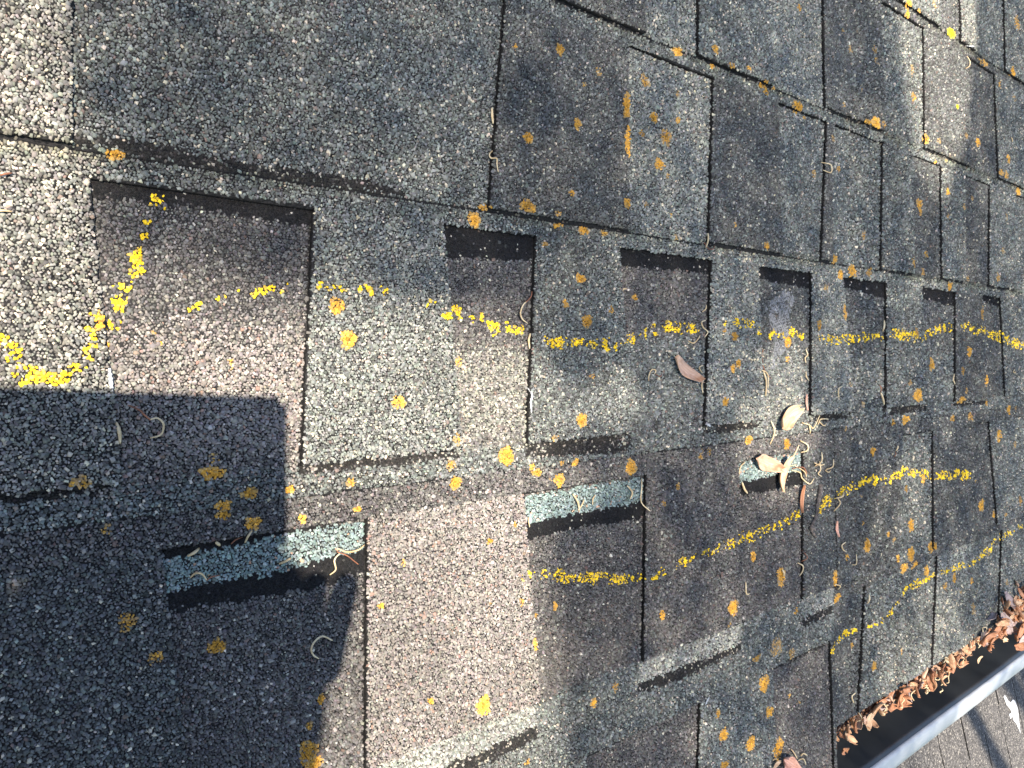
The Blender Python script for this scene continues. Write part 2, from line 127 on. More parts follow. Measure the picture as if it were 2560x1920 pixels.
CHALK = [('long hooked line',
  [(-0.1946, 0.0829, 0.00298), (-0.1984, 0.0747, 0.00296), (-0.2013, 0.0674, 0.00295), (-0.2038, 0.0595, 0.00294), (-0.2033, 0.0553, 0.00294), (-0.2052, 0.0501, 0.00293), (-0.2095, 0.0441, 0.00291),
   (-0.2101, 0.0397, 0.0029), (-0.2125, 0.0364, 0.00289), (-0.2135, 0.0307, 0.00289), (-0.2189, 0.0318, 0.00285), (-0.2198, 0.0262, 0.00285), (-0.221, 0.0219, 0.00284), (-0.2228, 0.0163, 0.00284),
   (-0.2248, 0.012, 0.00283), (-0.2287, 0.0099, 0.0028), (-0.2351, 0.0082, 0.00276), (-0.2413, 0.0098, 0.00273), (-0.2443, 0.0093, 0.00271), (-0.2472, 0.014, 0.00269), (-0.2486, 0.0193, 0.00268),
   (-0.2509, 0.0233, 0.00267), (-0.2553, 0.0198, 0.00264)],
  0.55),
 ('short dash', [(-0.1833, 0.0389, 0.00253), (-0.1787, 0.0391, 0.00255), (-0.1706, 0.0428, 0.00259), (-0.1616, 0.0446, 0.00264), (-0.1545, 0.045, 0.00267), (-0.1479, 0.0471, 0.0027), (-0.1397, 0.0479, 0.00274)], 0.54),
 ('faint broken dash', [(-0.1264, 0.0501, 0.00222), (-0.1192, 0.0498, 0.00225), (-0.1079, 0.0493, 0.00229), (-0.101, 0.05, 0.00232), (-0.094, 0.0488, 0.00234), (-0.0877, 0.0496, 0.00237)], 0.4),
 ('dipping line',
  [(-0.0593, 0.0449, 0.0031), (-0.0533, 0.0443, 0.00313), (-0.0493, 0.0398, 0.00315), (-0.042, 0.0405, 0.00319), (-0.0324, 0.0383, 0.00323), (-0.0237, 0.0368, 0.00328), (-0.0159, 0.0326, 0.00332),
   (-0.0044, 0.0324, 0.00337), (0.0052, 0.0326, 0.00342)],
  0.58),
 ('rising line',
  [(0.0211, 0.0255, 0.00326), (0.03, 0.0242, 0.00331), (0.0392, 0.0238, 0.00335), (0.05, 0.0253, 0.0034), (0.0625, 0.023, 0.00345), (0.0739, 0.0236, 0.00351), (0.0858, 0.0231, 0.00356), (0.0964, 0.0258, 0.00361),
   (0.1043, 0.0285, 0.00364), (0.1171, 0.0318, 0.0037), (0.1303, 0.0353, 0.00376), (0.1422, 0.0366, 0.00381), (0.1566, 0.037, 0.00388), (0.152, 0.0363, 0.00386), (0.1756, 0.0368, 0.00396)],
  0.52),
 ('thin arched line',
  [(0.2025, 0.0397, 0.0035), (0.2187, 0.0419, 0.00356), (0.2354, 0.04, 0.00363), (0.2549, 0.0373, 0.00371), (0.2593, 0.0349, 0.00372), (0.2776, 0.0334, 0.0038), (0.2941, 0.033, 0.00386), (0.3063, 0.0358, 0.00391),
   (0.3213, 0.0334, 0.00397)],
  0.48),
 ('wavy line',
  [(0.3447, 0.0311, 0.00406), (0.3636, 0.03, 0.00413), (0.3977, 0.0304, 0.00426), (0.4096, 0.0312, 0.00431), (0.4341, 0.033, 0.00441), (0.463, 0.0334, 0.00452), (0.4832, 0.0367, 0.0046), (0.5005, 0.0378, 0.00466),
   (0.5219, 0.035, 0.00475), (0.5479, 0.0345, 0.00485), (0.575, 0.0399, 0.00495), (0.6075, 0.0455, 0.00508), (0.6395, 0.0479, 0.0052)],
  0.52),
 ('falling line', [(0.6663, 0.0494, 0.00548), (0.6918, 0.0473, 0.00559), (0.7306, 0.0444, 0.00574), (0.7717, 0.0405, 0.00591), (0.8041, 0.0361, 0.00604), (0.838, 0.0315, 0.00618), (0.9298, 0.0303, 0.00655)], 0.55),
 ('level dash',
  [(0.004, -0.1146, 0.00299), (0.0114, -0.1137, 0.00302), (0.0201, -0.1153, 0.00306), (0.0304, -0.1177, 0.00311), (0.041, -0.1216, 0.00315), (0.0533, -0.1244, 0.00321), (0.0646, -0.1266, 0.00325),
   (0.0762, -0.1278, 0.0033), (0.0867, -0.1318, 0.00335), (0.099, -0.1331, 0.0034), (0.1085, -0.1349, 0.00344)],
  0.5),
 ('long climbing line',
  [(0.1215, -0.1352, 0.00344), (0.135, -0.1339, 0.0035), (0.1472, -0.1322, 0.00355), (0.1546, -0.1313, 0.00358), (0.1501, -0.1305, 0.00356), (0.1719, -0.1297, 0.00365), (0.1969, -0.1269, 0.00376),
   (0.2233, -0.1263, 0.00387), (0.249, -0.1266, 0.00397), (0.2717, -0.1237, 0.00407), (0.2954, -0.1219, 0.00417), (0.3127, -0.1191, 0.00424)],
  0.5),
 ('bold arched line',
  [(0.3465, -0.1173, 0.00424), (0.3628, -0.1125, 0.00431), (0.3855, -0.1082, 0.0044), (0.4031, -0.1059, 0.00447), (0.4243, -0.1024, 0.00455), (0.4529, -0.1039, 0.00467), (0.4829, -0.1048, 0.00479),
   (0.5145, -0.1025, 0.00492), (0.5441, -0.1046, 0.00504), (0.5792, -0.1123, 0.00518)],
  0.62),
 ('bold dash', [(0.5913, -0.1169, 0.00489), (0.6163, -0.116, 0.00499), (0.6511, -0.1178, 0.00512), (0.6925, -0.1247, 0.00528)], 0.62),
 ('long line over the eave course',
  [(0.3705, -0.2493, 0.00296), (0.3877, -0.2421, 0.00301), (0.4055, -0.2405, 0.00306), (0.4269, -0.2433, 0.00312), (0.4428, -0.2455, 0.00316), (0.4657, -0.2439, 0.00322), (0.4861, -0.2391, 0.00328),
   (0.5037, -0.2302, 0.00333), (0.5254, -0.225, 0.00339), (0.5595, -0.2252, 0.00348), (0.5833, -0.2247, 0.00354), (0.6123, -0.2233, 0.00362), (0.6425, -0.2235, 0.00371), (0.6835, -0.2273, 0.00382),
   (0.7074, -0.2297, 0.00389), (0.7321, -0.2265, 0.00395), (0.7682, -0.223, 0.00405), (0.7896, -0.2148, 0.00411), (0.8229, -0.212, 0.0042), (0.9325, -0.2072, 0.0045)],
  0.52)]
STRANDS = [('c', [(-0.2533, 0.0699), (-0.2504, 0.0706), (-0.2474, 0.0707)]), ('r', [(-0.251, 0.0837), (-0.2491, 0.0844), (-0.247, 0.0852)]), ('w', [(-0.0158, 0.1566), (-0.0168, 0.1521), (-0.0153, 0.148)]),
 ('c', [(-0.0162, 0.1325), (-0.0187, 0.13), (-0.0179, 0.128), (-0.016, 0.1274), (-0.0157, 0.1244), (-0.0147, 0.1202)]), ('w', [(0.1848, 0.106), (0.1836, 0.1008), (0.1824, 0.0953)]),
 ('r', [(0.1805, 0.0988), (0.1852, 0.0947), (0.191, 0.0952), (0.1943, 0.0978)]), ('c', [(0.6773, 0.3563), (0.6838, 0.3517), (0.682, 0.346), (0.6728, 0.3412)]),
 ('w', [(-0.2138, -0.0101), (-0.213, -0.0139), (-0.2126, -0.0187)]), ('c', [(-0.2007, -0.0097), (-0.1981, -0.0092), (-0.196, -0.0111), (-0.1958, -0.0137), (-0.197, -0.0163), (-0.201, -0.0174)]),
 ('r', [(-0.2006, -0.0099), (-0.2029, -0.0078), (-0.205, -0.0055), (-0.209, -0.0034)]), ('c', [(0.01, 0.0491), (0.0057, 0.0462), (0.0032, 0.0416), (0.005, 0.038), (0.0098, 0.0357)]),
 ('r', [(0.0138, 0.0548), (0.0113, 0.051), (0.0079, 0.0477)]), ('w', [(0.0113, 0.0297), (0.009, 0.0258), (0.0104, 0.0207)]),
 ('c', [(0.1179, -0.0007), (0.1176, 0.0033), (0.1201, 0.0067), (0.1251, 0.0063), (0.1245, 0.0042)]), ('r', [(0.1254, 0.0037), (0.1295, 0.002), (0.132, 0.0035)]),
 ('c', [(0.0939, 0.058), (0.0935, 0.0603), (0.0981, 0.061)]), ('w', [(0.0462, -0.0701), (0.0489, -0.0748), (0.0515, -0.081)]), ('c', [(0.0561, -0.0745), (0.053, -0.0773), (0.0504, -0.0809)]),
 ('c', [(0.0664, -0.073), (0.0636, -0.0751), (0.0639, -0.0792)]), ('w', [(0.0971, -0.0704), (0.101, -0.075), (0.0998, -0.0796)]),
 ('c', [(0.1122, -0.0673), (0.111, -0.0741), (0.1096, -0.0802), (0.112, -0.0848), (0.1168, -0.0896)]), ('c', [(0.0092, -0.0795), (0.0085, -0.0824), (0.0099, -0.0856)]),
 ('w', [(-0.1863, -0.0697), (-0.1836, -0.0681), (-0.1815, -0.067)]), ('c', [(-0.1856, -0.0792), (-0.1835, -0.0775), (-0.1809, -0.0782), (-0.1785, -0.0816)]),
 ('r', [(-0.1787, -0.0817), (-0.177, -0.0803), (-0.1728, -0.0804)]), ('c', [(-0.159, -0.0623), (-0.1613, -0.0643), (-0.1612, -0.0678)]), ('w', [(-0.1753, -0.0649), (-0.1726, -0.0672)]),
 ('r', [(-0.1675, -0.0675), (-0.1654, -0.0658), (-0.1622, -0.0652)]), ('w', [(-0.1456, -0.0802), (-0.1397, -0.0784)]), ('c', [(-0.1144, -0.0804), (-0.1178, -0.0831), (-0.1173, -0.0878), (-0.12, -0.0901)]),
 ('c', [(-0.1159, -0.0777), (-0.1109, -0.0802), (-0.1049, -0.0803), (-0.1007, -0.0785)]), ('r', [(-0.116, -0.0794), (-0.111, -0.082), (-0.1072, -0.0853), (-0.1042, -0.0878)]),
 ('c', [(-0.1198, -0.1221), (-0.1251, -0.1187), (-0.1295, -0.1203), (-0.1312, -0.1233), (-0.1301, -0.1265), (-0.1271, -0.1292)]), ('c', [(0.1853, 0.0539), (0.1828, 0.0506), (0.1804, 0.0485)]),
 ('c', [(0.177, 0.0314), (0.1732, 0.0283), (0.1677, 0.0254), (0.1628, 0.027)]), ('c', [(0.1841, 0.0424), (0.1784, 0.0408), (0.1799, 0.0369), (0.1855, 0.0338), (0.182, 0.0299)]),
 ('c', [(0.1796, 0.0092), (0.1739, 0.0079), (0.1754, 0.0051), (0.1786, 0.0037)]), ('c', [(0.1791, -0.0004), (0.1756, -0.0057), (0.1784, -0.0111)]), ('r', [(0.2549, 0.0212), (0.2558, 0.0163), (0.2542, 0.0101)]),
 ('c', [(0.3251, 0.0218), (0.326, 0.0169), (0.3219, 0.0142), (0.3245, 0.0099)]), ('c', [(0.3244, 0.0027), (0.3223, -0.0017), (0.329, -0.0054)]),
 ('c', [(0.3816, -0.0116), (0.374, -0.0131), (0.3726, -0.0172), (0.3753, -0.0212)]), ('r', [(0.4607, -0.0122), (0.4617, -0.0201)]), ('w', [(0.4617, -0.0201), (0.464, -0.027), (0.4673, -0.0316)]),
 ('w', [(0.4728, 0.0506), (0.4694, 0.0395)]), ('c', [(0.6427, -0.0047), (0.637, -0.011), (0.6445, -0.0164)]), ('w', [(0.2586, 0.0036), (0.2614, -0.0049), (0.2607, -0.0161)]),
 ('c', [(0.2552, 0.0052), (0.2631, 0.0013), (0.2652, -0.01)]), ('r', [(0.2575, 0.0101), (0.2619, 0.0026), (0.2687, -0.0013)]), ('c', [(0.268, -0.0364), (0.2711, -0.0454), (0.2671, -0.0555)]),
 ('c', [(0.316, -0.0407), (0.3254, -0.043), (0.3324, -0.0461), (0.3403, -0.0357)]), ('c', [(0.3262, -0.0423), (0.3297, -0.0513)]), ('c', [(0.3418, -0.0439), (0.3464, -0.0394), (0.3608, -0.04)]),
 ('c', [(0.3437, -0.0407), (0.349, -0.045), (0.3572, -0.0435)]), ('c', [(0.3118, -0.0593), (0.3076, -0.0655), (0.3033, -0.0713)]), ('c', [(0.3139, -0.0559), (0.324, -0.0602), (0.3227, -0.0648), (0.3184, -0.0664)]),
 ('c', [(0.3489, -0.0685), (0.3462, -0.0762), (0.3363, -0.0796)]), ('c', [(0.3356, -0.0766), (0.3435, -0.0793), (0.3529, -0.0795)]), ('c', [(0.3443, -0.076), (0.3448, -0.0829), (0.3408, -0.0866), (0.348, -0.0897)]),
 ('c', [(0.3556, -0.0842), (0.3661, -0.0828), (0.3689, -0.0766)]), ('c', [(0.3542, -0.0845), (0.3583, -0.0869), (0.3638, -0.0861)]), ('c', [(0.2354, -0.0672), (0.2275, -0.0704), (0.226, -0.0793)]),
 ('w', [(0.2302, -0.0825), (0.2322, -0.0878), (0.2373, -0.0918)]), ('c', [(0.3038, -0.0802), (0.3162, -0.0834), (0.3187, -0.0883), (0.3264, -0.0938), (0.3347, -0.09)]),
 ('r', [(0.305, -0.079), (0.3188, -0.079), (0.3238, -0.0849)]), ('c', [(0.3087, -0.0768), (0.3213, -0.0826), (0.3218, -0.0873)]), ('c', [(0.2916, -0.0726), (0.2989, -0.0758), (0.3112, -0.0763)]),
 ('w', [(0.3858, -0.1078), (0.3806, -0.111), (0.3707, -0.1114)]), ('c', [(0.3755, -0.1122), (0.3777, -0.117), (0.3678, -0.1227)]), ('r', [(0.4903, -0.0848), (0.4927, -0.0793)]),
 ('w', [(0.4973, -0.0739), (0.4938, -0.0789)]), ('c', [(0.3094, -0.1592), (0.3152, -0.1624), (0.3156, -0.1665), (0.3118, -0.1707)]), ('r', [(0.317, -0.1498), (0.3188, -0.1557), (0.3157, -0.1592)]),
 ('c', [(0.3876, -0.1535), (0.3798, -0.1551), (0.3818, -0.1594), (0.3867, -0.1616)]), ('c', [(0.4073, -0.1677), (0.4052, -0.1763), (0.3986, -0.176)]), ('c', [(0.232, -0.1607), (0.2306, -0.169), (0.2373, -0.1708)]),
 ('w', [(0.2843, -0.1604), (0.2861, -0.1663)]), ('w', [(0.4362, -0.2116), (0.4324, -0.2195)]), ('c', [(0.4098, -0.2989), (0.4017, -0.2997), (0.4032, -0.3045), (0.4068, -0.3075)]),
 ('c', [(0.3669, -0.188), (0.3745, -0.1909), (0.3779, -0.1955)]), ('c', [(0.2984, -0.3152), (0.3008, -0.3189), (0.3082, -0.3268)]), ('c', [(0.3133, -0.3259), (0.3171, -0.3251), (0.3243, -0.3293)]),
 ('c', [(0.2662, -0.3124), (0.2708, -0.3133), (0.2743, -0.3216)]), ('c', [(0.3095, -0.3286), (0.3171, -0.3298), (0.3222, -0.337)]), ('c', [(0.4153, -0.3191), (0.4214, -0.3269)]),
 ('c', [(0.8293, -0.0023), (0.8247, -0.0052), (0.8305, -0.0067), (0.835, -0.0043)]), ('c', [(0.8183, 0.2894), (0.8211, 0.2841)]), ('c', [(0.3531, 0.185), (0.3639, 0.184), (0.3639, 0.1772), (0.3557, 0.1787)])]
PETALS = [('pink', (0.1416, 0.0142), (0.1711, -0.0022), 0.0042), ('cream', (0.3018, -0.0285), (0.2766, -0.0434), 0.0059), ('pink', (0.2444, -0.0644), (0.2799, -0.0758), 0.0052),
 ('cream', (0.2935, -0.0674), (0.2797, -0.0932), 0.0055), ('brown', (0.3181, -0.0947), (0.3144, -0.1162), 0.0021), ('rose', (0.3689, -0.1318), (0.3719, -0.1455), 0.0017),
 ('rose', (0.3222, -0.0172), (0.3236, -0.0302), 0.0012), ('rose', (0.2792, -0.3148), (0.3022, -0.3314), 0.0065), ('cream', (0.2651, -0.3176), (0.2745, -0.3157), 0.0026)]
TWIG = [(0.345, -0.0963), (0.3423, -0.1041), (0.339, -0.1132), (0.3369, -0.1219), (0.3276, -0.1321), (0.3333, -0.1403)]
TWIG2 = [(0.3282, -0.1315), (0.3323, -0.1337), (0.3245, -0.1307)]
PHONE_SHADOW = [(-0.1422, -0.0019), (-0.2528, 0.0043), (-0.1416, -0.0455)]
LITD = {'corner': [(0.6836, -0.3684), (0.7575, -0.3775), (0.8062, -0.4502), (0.7583, -0.5045), (0.6699, -0.4294)],
 'heap': [(0.3687, -0.3563), (0.4599, -0.3242), (0.6426, -0.3146), (0.9114, -0.2991), (0.9317, -0.3992), (0.6836, -0.3738), (0.5007, -0.3741), (0.3944, -0.3783)],
 'left': [(-0.8, 0.44389999999999996), (-0.2217, 0.2282), (-0.2222, 0.1349), (-0.2221, 0.106), (-0.2192, 0.0883), (-0.2182, 0.059), (-0.1984, 0.055), (-0.1698, 0.0531), (-0.1532, 0.0479), (-0.1355, 0.0446),
          (-0.1066, 0.0414), (-0.0688, 0.0429), (-0.0356, 0.043), (0.0049, 0.0351), (0.0286, 0.0104), (0.0316, -0.049), (0.0267, -0.1164), (0.0333, -0.1924), (0.0283, -0.2658), (-0.1583, -0.1929), (-0.1553, -0.0531),
          (-0.8, -0.0336)],
 'lowm': [(0.1246, -0.1636), (0.2378, -0.1628), (0.2245, -0.2255), (0.1141, -0.2156)],
 'lowr': [(0.4601, -0.2512), (0.604, -0.2488), (0.6558, -0.2807), (0.5678, -0.336), (0.4599, -0.3242)],
 'midr': [(0.4605, -0.0927), (0.5794, -0.0791), (0.5795, -0.1638), (0.4905, -0.2023), (0.4506, -0.1589)],
 'mintm': [(0.0035, -0.0492), (0.0619, -0.0518), (0.07, -0.0824), (0.0066, -0.0852)],
 'patchc': [(0.0264, -0.0092), (0.0889, 0.0068), (0.1265, -0.0097), (0.0975, -0.0334), (0.0299, -0.0347)],
 'patchm': [(0.2524, 0.0266), (0.3232, 0.043), (0.3266, -0.0163), (0.293, -0.0459), (0.252, -0.0249)],
 'petals': [(0.2202, -0.0199), (0.3078, -0.0157), (0.3459, -0.0371), (0.3536, -0.103), (0.2926, -0.1076), (0.2258, -0.0847)],
 'streak': [(0.4966, 0.4118), (0.7151, 0.484), (0.7085, 0.3648), (0.6809, 0.274), (0.6156, 0.1816), (0.5391, 0.2241)]}
SPLASH = [[(0.9591, -0.3785), (0.9749, -0.3884), (0.9841, -0.4074), (1.0084, -0.428), (1.0307, -0.4309), (1.0462, -0.443), (1.0547, -0.4685), (1.0464, -0.4918), (1.0382, -0.5277), (1.0226, -0.4941), (1.005, -0.4743),
  (0.998, -0.4415), (0.9761, -0.4179), (0.9681, -0.3974)],
 [(0.9796, -0.4444), (0.9991, -0.4504), (0.998, -0.4623), (0.9842, -0.4592)]]
LINT = [[(0.0088, -0.0026), (0.01, -0.0063), (0.0087, -0.0109), (0.0089, -0.0173)], [(0.1855, -0.2384), (0.1826, -0.2399), (0.1802, -0.2427)], [(0.1782, -0.032), (0.1819, -0.0348), (0.1886, -0.0357)],
 [(-0.2159, 0.0119), (-0.2156, 0.0069), (-0.2153, 0.0025)], [(0.6782, 0.3687), (0.6875, 0.3693), (0.6945, 0.3711)]]
GUT_END = (0.3757, -0.346)
CAMR = (-0.2909, 0.01085, 0.34643)

# ------------------------------------------------------------------ materials
def nodes(name, rough=.7, color=(.5, .5, .5), metal=0., spec=.4):
    mt = bpy.data.materials.new(name); mt.use_nodes = True
    b = mt.node_tree.nodes['Principled BSDF']
    b.inputs['Base Color'].default_value = (*color, 1); b.inputs['Roughness'].default_value = rough
    b.inputs['Metallic'].default_value = metal; b.inputs['Specular IOR Level'].default_value = spec
    return mt, mt.node_tree, b
def noise_mix(nt_, b, c1, c2, scale, detail=4, bump=0., coord='Object', lo=.35, hi=.65, bscale=None):
    N, L = nt_.nodes, nt_.links
    tc = N.new('ShaderNodeTexCoord'); no = N.new('ShaderNodeTexNoise'); no.inputs['Scale'].default_value = scale; no.inputs['Detail'].default_value = detail
    L.new(tc.outputs[coord], no.inputs['Vector'])
    cr = N.new('ShaderNodeValToRGB'); cr.color_ramp.elements[0].position = lo; cr.color_ramp.elements[1].position = hi
    cr.color_ramp.elements[0].color = (*c1, 1); cr.color_ramp.elements[1].color = (*c2, 1)
    L.new(no.outputs[0], cr.inputs[0]); L.new(cr.outputs[0], b.inputs['Base Color'])
    if bump:
        n2 = N.new('ShaderNodeTexNoise'); n2.inputs['Scale'].default_value = bscale or scale*4; L.new(tc.outputs[coord], n2.inputs['Vector'])
        bp = N.new('ShaderNodeBump'); bp.inputs['Strength'].default_value = bump; bp.inputs['Distance'].default_value = .001
        L.new(n2.outputs[0], bp.inputs['Height']); L.new(bp.outputs[0], b.inputs['Normal'])
    return no
def granule_sheet(name, stops, cell=.0018, bare=True):
    mt, t, b = nodes(name, .9, spec=.1)
    N, L = t.nodes, t.links
    tc = N.new('ShaderNodeTexCoord'); vo = N.new('ShaderNodeTexVoronoi'); vo.inputs['Scale'].default_value = 1/cell
    L.new(tc.outputs['Object'], vo.inputs['Vector'])
    sep = N.new('ShaderNodeSeparateColor'); L.new(vo.outputs['Color'], sep.inputs[0])
    cr = N.new('ShaderNodeValToRGB'); cr.color_ramp.interpolation = 'CONSTANT'
    el = cr.color_ramp.elements; el[0].color = (*stops[0][1], 1); el[1].position = stops[1][0]; el[1].color = (*stops[1][1], 1)
    for p, c in stops[2:]:
        e = el.new(p); e.color = (*c, 1)
    L.new(sep.outputs[0], cr.inputs[0])
    if bare:      # bare bitumen where the mineral granules are modelled one by one
        xy = N.new('ShaderNodeSeparateXYZ'); L.new(tc.outputs['Object'], xy.inputs[0])
        def mth(op, a, c):
            n_ = N.new('ShaderNodeMath'); n_.operation = op
            for k_, z_ in enumerate((a, c)):
                if isinstance(z_, (int, float)): n_.inputs[k_].default_value = z_
                else: L.new(z_, n_.inputs[k_])
            return n_.outputs[0]
        x_, y_ = xy.outputs[0], xy.outputs[1]
        inz = mth('MULTIPLY', mth('GREATER_THAN', x_, -.284), mth('LESS_THAN', x_, .909))
        inz = mth('MULTIPLY', inz, mth('LESS_THAN', mth('SUBTRACT', y_, mth('MULTIPLY', x_, .295)), .2309))
        inz = mth('MULTIPLY', inz, mth('GREATER_THAN', mth('ADD', y_, mth('MULTIPLY', x_, .355)), -.2337))
        mx = N.new('ShaderNodeMix'); mx.data_type = 'RGBA'; L.new(inz, mx.inputs[0]); L.new(cr.outputs[0], mx.inputs[6]); mx.inputs[7].default_value = (.022, .021, .021, 1)
        L.new(mx.outputs[2], b.inputs['Base Color'])
    else: L.new(cr.outputs[0], b.inputs['Base Color'])
    bp = N.new('ShaderNodeBump'); bp.inputs['Strength'].default_value = .9; bp.inputs['Distance'].default_value = .0008; bp.invert = True
    L.new(vo.outputs['Distance'], bp.inputs['Height']); L.new(bp.outputs[0], b.inputs['Normal'])
    return mt
M = {}
M['sheet'] = granule_sheet('granule_sheet_grey', [(0, (.03, .032, .036)), (.4, (.07, .078, .085)), (.72, (.14, .155, .16)), (.9, (.26, .26, .24)), (.97, (.45, .4, .32))])
M['sheetb'] = granule_sheet('granule_sheet_brown', [(0, (.032, .029, .029)), (.45, (.075, .066, .063)), (.8, (.13, .115, .105)), (.95, (.3, .26, .22))])
mt, t, b = nodes('cut_asphalt', .95, (.012, .011, .011), spec=.08); noise_mix(t, b, (.007, .007, .007), (.022, .02, .019), 900, bump=.6); M['asphalt'] = mt
def vcol(name, rough, spec=.35):
    mt, t, b = nodes(name, rough, spec=spec)
    a = t.nodes.new('ShaderNodeAttribute'); a.attribute_name = 'Col'; t.links.new(a.outputs['Color'], b.inputs['Base Color'])
    return mt
M['granule'] = vcol('mineral_granules', .85, .12)
M['chalk'] = vcol('yellow_marker_on_granules', .85, .15)
M['lichen'] = vcol('lichen_crust', .9, .1)
mt, t, b = nodes('dry_stamen_cream', .55, (.6, .46, .25)); noise_mix(t, b, (.36, .24, .11), (.60, .49, .31), 160); M['c'] = mt
mt, t, b = nodes('dry_stalk_red_brown', .6, (.2, .08, .04)); noise_mix(t, b, (.09, .035, .02), (.30, .12, .06), 160); M['r'] = mt
M['w'] = M['c']
def petal_mat(name, c1, c2, c3):
    mt, t, b = nodes(name, .55)
    N, L = t.nodes, t.links
    tc = N.new('ShaderNodeTexCoord'); mp = N.new('ShaderNodeMapping'); mp.inputs['Scale'].default_value = (60, 900, 200); L.new(tc.outputs['Object'], mp.inputs[0])
    n1 = N.new('ShaderNodeTexNoise'); n1.inputs['Scale'].default_value = 1.0; n1.inputs['Detail'].default_value = 5; L.new(mp.outputs[0], n1.inputs['Vector'])
    n2 = N.new('ShaderNodeTexNoise'); n2.inputs['Scale'].default_value = 110; L.new(tc.outputs['Object'], n2.inputs['Vector'])
    cr = N.new('ShaderNodeValToRGB'); cr.color_ramp.elements[0].position = .32; cr.color_ramp.elements[1].position = .68
    cr.color_ramp.elements[0].color = (*c1, 1); cr.color_ramp.elements[1].color = (*c2, 1); L.new(n1.outputs[0], cr.inputs[0])
    mx = N.new('ShaderNodeMix'); mx.data_type = 'RGBA'; L.new(cr.outputs[0], mx.inputs[6]); mx.inputs[7].default_value = (*c3, 1)
    cr2 = N.new('ShaderNodeValToRGB'); cr2.color_ramp.elements[0].position = .5; cr2.color_ramp.elements[1].position = .75; L.new(n2.outputs[0], cr2.inputs[0])
    L.new(cr2.outputs[0], mx.inputs[0]); L.new(mx.outputs[2], b.inputs['Base Color'])
    bp = N.new('ShaderNodeBump'); bp.inputs['Strength'].default_value = .5; bp.inputs['Distance'].default_value = .0006
    L.new(n1.outputs[0], bp.inputs['Height']); L.new(bp.outputs[0], b.inputs['Normal'])
    b.inputs['Subsurface Weight'].default_value = .0
    return mt
M['pink'] = petal_mat('petal_pink_beige', (.42, .24, .15), (.56, .38, .27), (.30, .15, .08))
M['cream'] = petal_mat('petal_cream', (.42, .26, .14), (.58, .42, .27), (.34, .17, .08))
M['rose'] = petal_mat('petal_rose', (.45, .22, .16), (.60, .36, .27), (.30, .12, .08))
M['brown'] = petal_mat('petal_rust_brown', (.22, .09, .04), (.40, .19, .10), (.11, .045, .02))
M['tan'] = petal_mat('petal_tan', (.33, .17, .09), (.50, .31, .18), (.18, .08, .04))
M['grey'] = petal_mat('petal_grey_mauve', (.26, .19, .17), (.40, .31, .28), (.16, .10, .09))
mt, t, b = nodes('twig_bark', .8); noise_mix(t, b, (.05, .04, .034), (.16, .13, .112), 300, bump=.6); M['twig'] = mt
mt, t, b = nodes('gutter_dark_metal', .33, spec=.5); noise_mix(t, b, (.018, .020, .022), (.034, .037, .040), 14, bump=.05, bscale=90); M['gutter'] = mt  # evenly darker than the lip
mt, t, b = nodes('gutter_lip_grey_paint', .45, spec=.5); noise_mix(t, b, (.29, .305, .32), (.37, .385, .40), 22, bump=.08, bscale=120); M['lip'] = mt
mt, t, b = nodes('fascia_paint', .6); noise_mix(t, b, (.45, .43, .39), (.55, .53, .49), 30, bump=.2); M['paint'] = mt
mt, t, b = nodes('plywood', .8); noise_mix(t, b, (.25, .17, .09), (.36, .25, .14), 20); M['wood'] = mt
mt, t, b = nodes('white_splash', .7); noise_mix(t, b, (.34, .34, .34), (.62, .62, .61), 300, bump=.4); M['white'] = mt
mt, t, b = nodes('leaf_green', .55); noise_mix(t, b, (.05, .09, .025), (.10, .15, .04), 3); M['leaf'] = mt
mt, t, b = nodes('tree_bark', .9); noise_mix(t, b, (.08, .06, .045), (.18, .14, .11), 12, bump=.8); M['bark'] = mt
mt, t, b = nodes('lawn', .9); noise_mix(t, b, (.045, .07, .02), (.09, .12, .04), 2.5, detail=8); M['lawn'] = mt
mt, t, b = nodes('skin', .5); noise_mix(t, b, (.48, .28, .20), (.56, .34, .25), 40, bump=.15); M['skin'] = mt
mt, t, b = nodes('cobweb_lint', .9); noise_mix(t, b, (.25, .255, .26), (.42, .425, .43), 300); M['lint'] = mt
mt, t, b = nodes('jacket_cloth', .85); noise_mix(t, b, (.03, .05, .09), (.05, .07, .12), 60, bump=.4); M['jacket'] = mt
mt, t, b = nodes('trouser_cloth', .85); noise_mix(t, b, (.09, .085, .075), (.13, .12, .10), 60, bump=.4); M['trouser'] = mt
mt, t, b = nodes('hair', .6); noise_mix(t, b, (.03, .02, .012), (.08, .05, .03), 200, bump=.6); M['hair'] = mt
mt, t, b = nodes('phone_shell', .3, (.02, .02, .022)); noise_mix(t, b, (.018, .018, .02), (.025, .025, .028), 20); M['phone'] = mt
mt, t, b = nodes('phone_glass', .06, (.01, .01, .012)); noise_mix(t, b, (.01, .01, .012), (.014, .014, .016), 20); M['glass'] = mt
mt, t, b = nodes('shoe_rubber', .8); noise_mix(t, b, (.03, .03, .03), (.06, .055, .05), 60); M['shoe'] = mt

